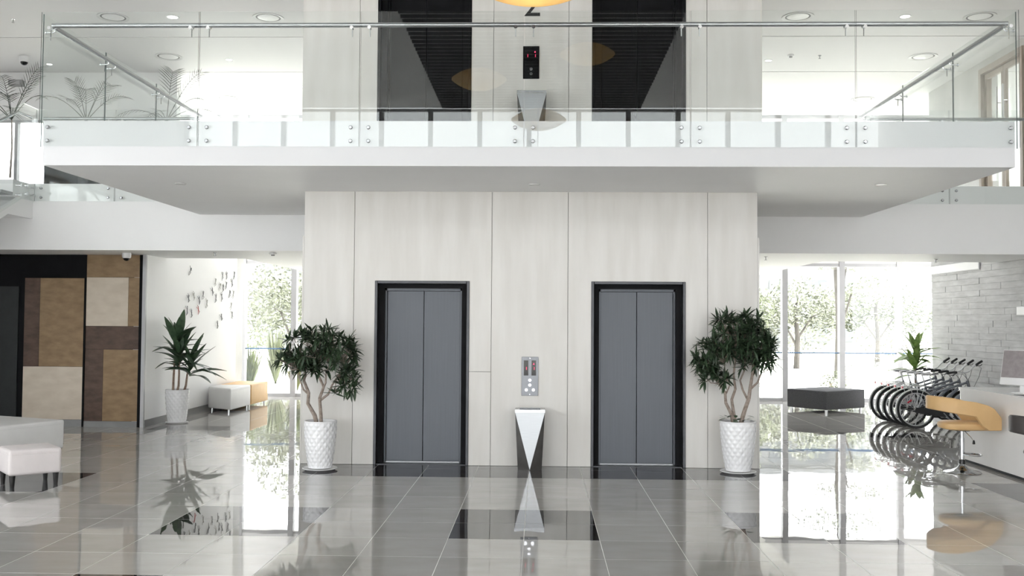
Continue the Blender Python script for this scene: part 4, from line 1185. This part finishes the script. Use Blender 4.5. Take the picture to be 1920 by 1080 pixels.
# ================================================================== CEILING FITTINGS
def ring_light(x, y, r, lab):
    t = thing('ceiling_light', lab, 'ceiling light', (x, y, ZC), 0, 'round ceiling lights of the upper floor')
    MB().lathe([(r * .80, -.004), (r, -.012), (r * 1.0, 0), (r * .8, 0)], 40, closed=True).build('trim_ring', 'lamp_ring', t, smooth=True)
    MB().lathe([(r * .70, -.001), (r * .80, -.001), (r * .80, -.003), (r * .70, -.003)], 40, closed=True).build('shadow_gap', 'lamp_gap', t)
    MB().lathe([(0, -.022), (r * .4, -.019), (r * .68, -.006), (r * .70, 0)], 40).build('diffuser', 'lamp_off', t, smooth=True)
k_ = 1.0335
for (x, y, lab) in ((-6.368, 14.02, 'round ceiling light at far left, frontmost row, above the balcony corner'), (-4.055, 14.06, 'round ceiling light in the front row just left of the lift core'),
                    (3.74, 14.07, 'round ceiling light in the front row just right of the lift core'), (6.369, 14.09, 'round ceiling light in the front row at far right'),
                    (-6.366, 16.16, 'round ceiling light in the second row on the left'), (6.388, 16.21, 'round ceiling light in the second row on the right'),
                    (-6.337, 19.23, 'round ceiling light in the rear row on the left'), (6.407, 19.31, 'round ceiling light in the rear row on the right')):
    ring_light(x * k_, y * k_, .235, lab)
def spot(x, y, z, lab, on=True, r=.065):
    t = thing('downlight', lab, 'downlight', (x, y, z), 0, 'small recessed downlights')
    MB().lathe([(r * .75, -.002), (r, -.008), (r, 0), (r * .75, 0)], 24, closed=True).build('trim_ring', 'lamp_ring', t, smooth=True)
    MB().lathe([(0, -.004), (r * .74, -.003), (r * .74, 0)], 20).build('lamp', 'lamp_on' if on else 'lamp_off', t)
spot(-5.66, 14.5, ZC, 'lit small downlight in the front row left of the lift core', r=.10)
spot(-5.57, 16.91, ZC, 'lit small downlight in the second row left of the lift core', r=.07)
spot(5.47, 14.55, ZC, 'small downlight in the front row on the right, between two round lights', r=.09)
spot(-8.97, 17.2, ZC, 'lit small downlight at far left above the palms', r=.06)
spot(4.0, 17.0, ZC, 'lit small downlight on the right beside the smoke detector', r=.07)
spot(-4.8, 18.9, ZC, 'lit small downlight in the rear left of the upper ceiling', r=.07)
spot(-4.13, 10.91, ZS, 'small white downlight under the left half of the balcony', False)
spot(-.07, 10.9, ZS, 'small white downlight under the middle of the balcony', False)
spot(3.79, 10.84, ZS, 'small white downlight under the right half of the balcony', False)

def dome_camera(label, x, y, z, r):
    t = thing('dome_camera', label, 'security camera', (x, y, z), 0, 'ceiling dome cameras')
    MB().lathe([(0, 0), (r, 0), (r, -r * .9), (r * .82, -r * 1.15), (r * .7, -r * 1.18)], 28).build('housing', 'plastic_white', t, smooth=True)
    MB().lathe([(r * .72, -r * 1.16), (r * .66, -r * 1.45), (r * .45, -r * 1.72), (0, -r * 1.85)], 24).build('dome', 'black_gloss', t, smooth=True)
dome_camera('white dome camera below the low ceiling by the stone panels', -6.43, 14.80, ZB, .068)
dome_camera('white dome camera on the upper ceiling at far left', -9.16, 16.69, ZC, .085)
def sprinkler(label, x, y, z):
    t = thing('sprinkler', label, 'sprinkler', (x, y, z), 0, 'ceiling sprinklers')
    MB().lathe([(0, 0), (.028, 0), (.026, -.008), (.008, -.01), (.008, -.05), (0, -.05)], 16).build('stem', 'brushed', t, smooth=True)
    MB().lathe([(0, -.05), (.022, -.052), (.022, -.056), (0, -.056)], 12).build('deflector', 'plastic_grey', t)
for lab, x, y, z_ in (('sprinkler under the low ceiling above the climbing figures', -4.95, 14.53, ZB), ('sprinkler under the low ceiling right of the lift core', 3.456, 14.88, ZB),
                      ('sprinkler under the low ceiling above the bicycles', 6.2, 15.30, ZB), ('sprinkler on the upper ceiling at far left', -8.19, 14.58, ZC), ('sprinkler on the upper ceiling at right', 4.806, 16.68, ZC)):
    sprinkler(lab, x, y, z_)
def detector(label, x, y, z):
    t = thing('smoke_detector', label, 'smoke detector', (x, y, z), 0, 'smoke detectors')
    MB().lathe([(0, 0), (.055, 0), (.055, -.02), (.045, -.03), (0, -.03)], 24).build('base', 'plastic_white', t, smooth=True)
    MB().lathe([(.03, -.03), (.026, -.048), (0, -.05)], 20).build('sensor', 'plastic_grey', t, smooth=True)
detector('smoke detector under the low ceiling left of the lift core', -4.075, 14.58, ZB)
detector('smoke detector on the upper ceiling at right', 4.30, 16.64, ZC)

# ---- pendant lamps of woven bamboo
def pendant(label, x, y, z, R, top, on):
    t = thing('pendant_lamp', label, 'pendant lamp', (x, y, z), 0, 'bamboo pendant lamps')
    h = R * .38
    n = 56
    sh = MB()
    Rr = (R * R + h * h) / (2 * h)
    for s_ in (-1, 1):
        pr = []
        for i in range(n + 1):
            a = math.asin(R / Rr) * (1 - i / n)
            pr.append((Rr * math.sin(a) * (1 + (.006 if i % 2 else -.006)) + .0001, s_ * (Rr * math.cos(a) - (Rr - h))))
        if s_ > 0: pr = [p_ for p_ in pr if p_[0] > R * .12]
        sh.lathe(pr, 64)
    sh.f = [f for f in sh.f if len(f) == 4]; sh.mi = [0] * len(sh.f)
    sh.build('shade', 'bamboo_lit' if on else 'bamboo', t, smooth=True)
    MB().tube([(0, 0, 0.02), (0, 0, top - z)], .006, 6).build('cord', 'rubber', t)
    MB().ball((0, 0, 0), .05, .05, .06).build('bulb', 'bulb', t, smooth=True)
# the shade lets some of the bulb's light through
bl = mat('bamboo_lit', (0.60, 0.43, 0.20), 0.6, c2=(0.80, 0.62, 0.34), scale=8, stretch=(1, 1, 12))
nt = bl.node_tree; b_ = nt.nodes['Principled BSDF']; out_ = nt.nodes['Material Output']
tl2 = nt.nodes.new('ShaderNodeBsdfTranslucent'); tl2.inputs['Color'].default_value = (0.95, 0.74, 0.40, 1)
mx2 = nt.nodes.new('ShaderNodeMixShader'); mx2.inputs['Fac'].default_value = .5
nt.links.new(b_.outputs[0], mx2.inputs[1]); nt.links.new(tl2.outputs[0], mx2.inputs[2]); nt.links.new(mx2.outputs[0], out_.inputs['Surface'])
M['bamboo_lit'] = bl
pendant('golden bamboo pendant lamp hanging at the top of the picture', -.045, 5.0, 3.40 + .158, .415, ZA, True)
pendant('bamboo pendant lamp behind the camera, mirrored low in the balcony glass', -.05, -.8, 5.92, .58, ZA, True)
pendant('bamboo pendant lamp behind the camera, mirrored at the left lift', -1.3, -.8, 6.77, .58, ZA, True)
pendant('bamboo pendant lamp behind the camera, mirrored at the right lift', .95, -.8, 7.30, .58, ZA, True)

# ---- upper right double door, wall sign, linear light recess
dd = bpy.data.objects.new('door_6', None); col.objects.link(dd); dd.location = (XU, 16.37, ZT); struct(dd, 'timber framed glass double door in the upper right wall')
m = MB(); H_ = 6.21 - ZT
m.box(-.04, .16, .68, .77, 0, H_); m.box(-.04, .16, -.77, -.68, 0, H_); m.box(-.04, .16, -.68, .68, H_ - .10, H_)
m.build('door_frame', 'wood_frame', dd, bevel=.004, segs=1)
for s_ in (-1, 1):
    lf = MB(); a, b = (.005, .675) if s_ > 0 else (-.675, -.005)
    lf.box(.03, .08, a, a + .07, .01, H_ - .11); lf.box(.03, .08, b - .07, b, .01, H_ - .11); lf.box(.03, .08, a + .07, b - .07, .01, .12); lf.box(.03, .08, a + .07, b - .07, H_ - .20, H_ - .11)
    leaf_o = lf.build('door_leaf', 'wood_frame', dd)
    B(.05, .06, a + .07, b - .07, .12, H_ - .20).build('pane', 'glass_clear', leaf_o)
    yy = .11 * s_
    MB().tube([(-.03, yy, .75), (-.03, yy, 2.02)], .018, 10).build('handle', 'chrome', leaf_o, smooth=True)
    for z_ in (1.0, 1.75): MB().tube([(-.03, yy, z_), (.04, yy, z_)], .008, 8).build('handle_post', 'chrome', leaf_o)
ls = thing('linear_light', 'white recessed strip light along the top of the stone wall', 'light', (XS, 17.66, 2.66))
B(-.03, -.012, -1.02, 1.02, 0, .17).build('frame', 'frame_grey', ls)
B(-.034, -.03, -1.0, 1.0, .015, .155).build('diffuser', 'plastic_white', ls)
sn = thing('wall_sign', 'small framed white sign on the stone wall at the right edge', 'sign', (XS - .012, 15.2, 1.865))
B(-.02, 0, -.17, .17, 0, .15).build('frame', 'frame_grey', sn, bevel=.003, segs=1)
B(-.024, -.02, -.15, .15, .015, .135).build('face', 'plastic_white', sn)

# ================================================================== OUTSIDE
struct(B(-60, 60, YW + .1, 90, -.3, -.05).build('ground_lawn', 'lawn'), 'pale lawn outside the rear windows')
struct(B(-60, 60, -60, YF, -.3, -.05).build('ground_front', 'paving'), 'paved forecourt in front of the hall')
struct(B(-12, 12, YW + .1, YW + 1.2, -.05, -.02).build('path', 'paving'), 'narrow paved strip outside the rear windows')

def blob_leaves(m, c, r, n, size, rg, flat=.8):
    for _ in range(n):
        while True:
            q = Vector((rg.uniform(-1, 1), rg.uniform(-1, 1), rg.uniform(-1, 1)))
            if .3 < q.length < 1: break
        P = Vector(c) + Vector((q.x * r[0], q.y * r[1], q.z * r[2]))
        d = Vector((rg.gauss(0, 1), rg.gauss(0, 1), rg.gauss(0, .7))).normalized()
        e = d.orthogonal().normalized() * size * .35; d = d * size * rg.uniform(.6, 1.2)
        m._add([P - d * .5, P + e * .5, P + d * .5, P - e * .5], [(0, 1, 2, 3)])
def tree(name, label, x, y, H, trunk_r, blobs, n, size, m_, seed, group):
    rg = random.Random(seed)
    t = thing(name, label, 'tree', (x, y, -.05), 0, group)
    top = max(b[2] for b in blobs)
    tr = MB(); tr.tube([(0, 0, 0), (.05, 0, H * .3), (-.03, 0.05, H * .6), (.04, 0, top)], [trunk_r, trunk_r * .8, trunk_r * .6, trunk_r * .3], 8)
    for b in blobs: tr.tube([(0, 0, max(.2 * H, b[2] - H * .3)), (b[0] * .5, b[1] * .5, b[2] - b[5] * .3), (b[0], b[1], b[2])], [trunk_r * .4, trunk_r * .25, trunk_r * .1], 6)
    tr.build('trunk', 'bark_out', t, smooth=True)
    m = MB()
    for b in blobs: blob_leaves(m, b[:3], b[3:6], n, size, rg)
    o = m.build('foliage', m_, t); o['kind'] = 'stuff'
    return t
G = 'trees outside the rear windows'
tree('garden_tree', 'slim feathery tree standing outside the right windows', 9.6, 31.5, 6, .11, [(0, 0, 4.6, 1.6, 1.2, .35), (.6, 0, 3.7, 1.4, 1.2, .3), (.5, .2, 5.5, 1.6, 1.2, .35), (.9, 0, 2.8, .9, .9, .3)], 500, .16, 'leaf_out2', 21, G)
tree('garden_tree', 'rounded tree outside the right window nearest the lift core', 7.0, 36, 4, .10, [(0, 0, 2.7, 1.3, 1.2, .9), (.8, .3, 2.2, 1.0, 1, .8), (-.9, 0, 2.4, 1, 1, .9)], 1000, .20, 'leaf_out', 22, G)
tree('garden_tree', 'broad pale tree in the middle of the right windows', 10.0, 38, 4, .12, [(0, 0, 2.6, 1.4, 1.2, 1.0), (1.3, .3, 2.3, 1.2, 1, .9), (-1.0, 0, 2.1, 1, 1, .9)], 1000, .21, 'leaf_out2', 23, G)
tree('garden_tree', 'distant bushy tree in the third right window', 13.8, 40, 4, .12, [(0, 0, 2.8, 1.5, 1.2, 1.0), (1.4, .3, 2.2, 1.2, 1, .8), (-1.3, 0, 2.3, 1, 1, .9)], 1000, .21, 'leaf_out', 24, G)
tree('garden_tree', 'distant low tree beside the stone wall edge', 17.2, 42, 3.4, .12, [(0, 0, 2.0, 1.7, 1.2, .9), (1.5, 0, 1.8, 1.2, 1, .8)], 600, .18, 'leaf_out2', 25, G)
tree('garden_tree', 'thin-stemmed tree seen past the right potted tree', 5.7, 29, 3.2, .07, [(0, 0, 2.3, .9, .9, .7), (-.6, .3, 2.0, .7, .7, .5)], 420, .14, 'leaf_out', 26, G)
tree('garden_tree', 'tall pale tree outside the left window', -8.2, 32, 4.6, .12, [(0, 0, 3.2, 1.4, 1.2, 1.1), (.9, .2, 2.4, 1.1, 1, .9), (-.9, 0, 2.3, 1.1, 1, .9)], 1000, .2, 'leaf_out2', 27, G)
tree('garden_tree', 'green tree behind the left window beside the lift core', -6.0, 30, 3.6, .10, [(0, 0, 2.2, 1.0, 1, .9), (-.7, .2, 1.8, .9, .8, .7)], 520, .15, 'leaf_out', 28, G)
def shrub(label, x, y, r, h, n, m_, seed):
    rg = random.Random(seed)
    t = thing('garden_shrub', label, 'shrub', (x, y, -.05), 0, 'shrubs outside the rear windows')
    st_ = MB()
    for k in range(5): st_.tube([(0, 0, 0), (rg.uniform(-.5, .5) * r, rg.uniform(-.4, .4) * r, h * .6)], .012, 5)
    st_.build('stem', 'bark', t)
    m = MB(); blob_leaves(m, (0, 0, h * .55), (r, r * .8, h * .5), n, .10 if r < 2 else .24, rg)
    o = m.build('foliage', m_, t); o['kind'] = 'stuff'
shrub('small round shrub outside the middle right window', 7.05, 23.3, .38, .62, 420, 'leaf_out', 31)
shrub('low pale shrub outside the first right window', 5.4, 25.5, .4, .35, 260, 'leaf_out2', 32)
shrub('low pale hedge plant right of the slim tree', 11.4, 33, 1.2, .6, 420, 'leaf_out2', 33)
shrub('long low hedge beyond the lawn', 14.5, 35, 1.8, .6, 520, 'leaf_out2', 34)
for k, (x, y, r, h_, lab) in enumerate(((6.8, 47, 2.6, 3.5, 'big pale bush behind the first right window'), (12.2, 47, 2.6, 3.6, 'big pale bush in the middle of the right view'), (17.6, 48, 2.6, 3.2, 'big pale bush behind the third right window'),
                                (23.0, 49, 2.6, 2.8, 'big low bush beside the stone wall edge'), (-13.0, 44, 2.4, 3.6, 'big pale bush at the left of the left window'), (-8.3, 44, 2.2, 3.2, 'big pale bush at the right of the left window'))):
    shrub(lab, x, y, r, h_, 1500, 'leaf_out2' if k % 2 else 'leaf_out', 60 + k)
def grass_clump(label, x, y, H, n, m_, seed):
    rg = random.Random(seed)
    t = thing('grass_clump', label, 'plant', (x, y, -.03), 0, 'leafy clumps outside the left window')
    m = MB()
    for k in range(n):
        a = rg.uniform(0, 2 * PI); L_ = H * rg.uniform(.6, 1.1); sp = rg.uniform(.2, .95); w = rg.uniform(.012, .026)
        pts = []
        for i in range(6):
            s_ = i / 5
            pts.append(Vector((math.cos(a) * sp * L_ * s_ * .40, math.sin(a) * sp * L_ * s_ * .40, L_ * (s_ - .45 * sp * s_ ** 2.2))))
        side = Vector((-math.sin(a), math.cos(a), 0)) * w
        vs = []; 
        for i, p_ in enumerate(pts): vs += [p_ - side * (1 - (i / 5) ** 2), p_ + side * (1 - (i / 5) ** 2)]
        m._add(vs, [(2 * i, 2 * i + 1, 2 * i + 3, 2 * i + 2) for i in range(5)])
    o = m.build('blades', m_, t); o['kind'] = 'stuff'
grass_clump('broad-bladed green clump just outside the left window', -6.9, 22.9, 1.5, 140, 'grass_out', 41)
grass_clump('arching yellow-green grass outside the left window behind the bench', -5.75, 22.7, 1.15, 220, 'grass_out', 42)
grass_clump('tall leafy clump outside the left window near the lift core', -5.6, 24.4, 1.7, 150, 'grass_out', 43)
grass_clump('leafy clump further out behind the left window', -7.2, 26.2, 1.9, 160, 'leaf_out', 44)
def far_building(label, x, y, w, h, nx, nz):
    t = thing('distant_building', label, 'building', (x, y, -.05), 0, 'pale buildings beyond the trees')
    B(-w / 2, w / 2, 0, 5, 0, h).build('wall', 'build_out', t)
    B(-w / 2 - .2, w / 2 + .2, -.2, 5.2, h, h + .3).build('roof', 'build_out', t)
    wm_ = B(-.5 * w / nx * .6, .5 * w / nx * .6, -.05, .05, 0, h / nz * .55).mesh('window', 'glass_far')
    for i in range(nx):
        for k in range(nz):
            link('window', wm_, t, (-w / 2 + (i + .5) * w / nx, 0, (k + .25) * h / nz))
far_building('pale building beyond the right windows', 13, 62, 16, 7.5, 7, 3)
far_building('pale stepped building beyond the left window', -15.5, 60, 5, 6, 3, 3)
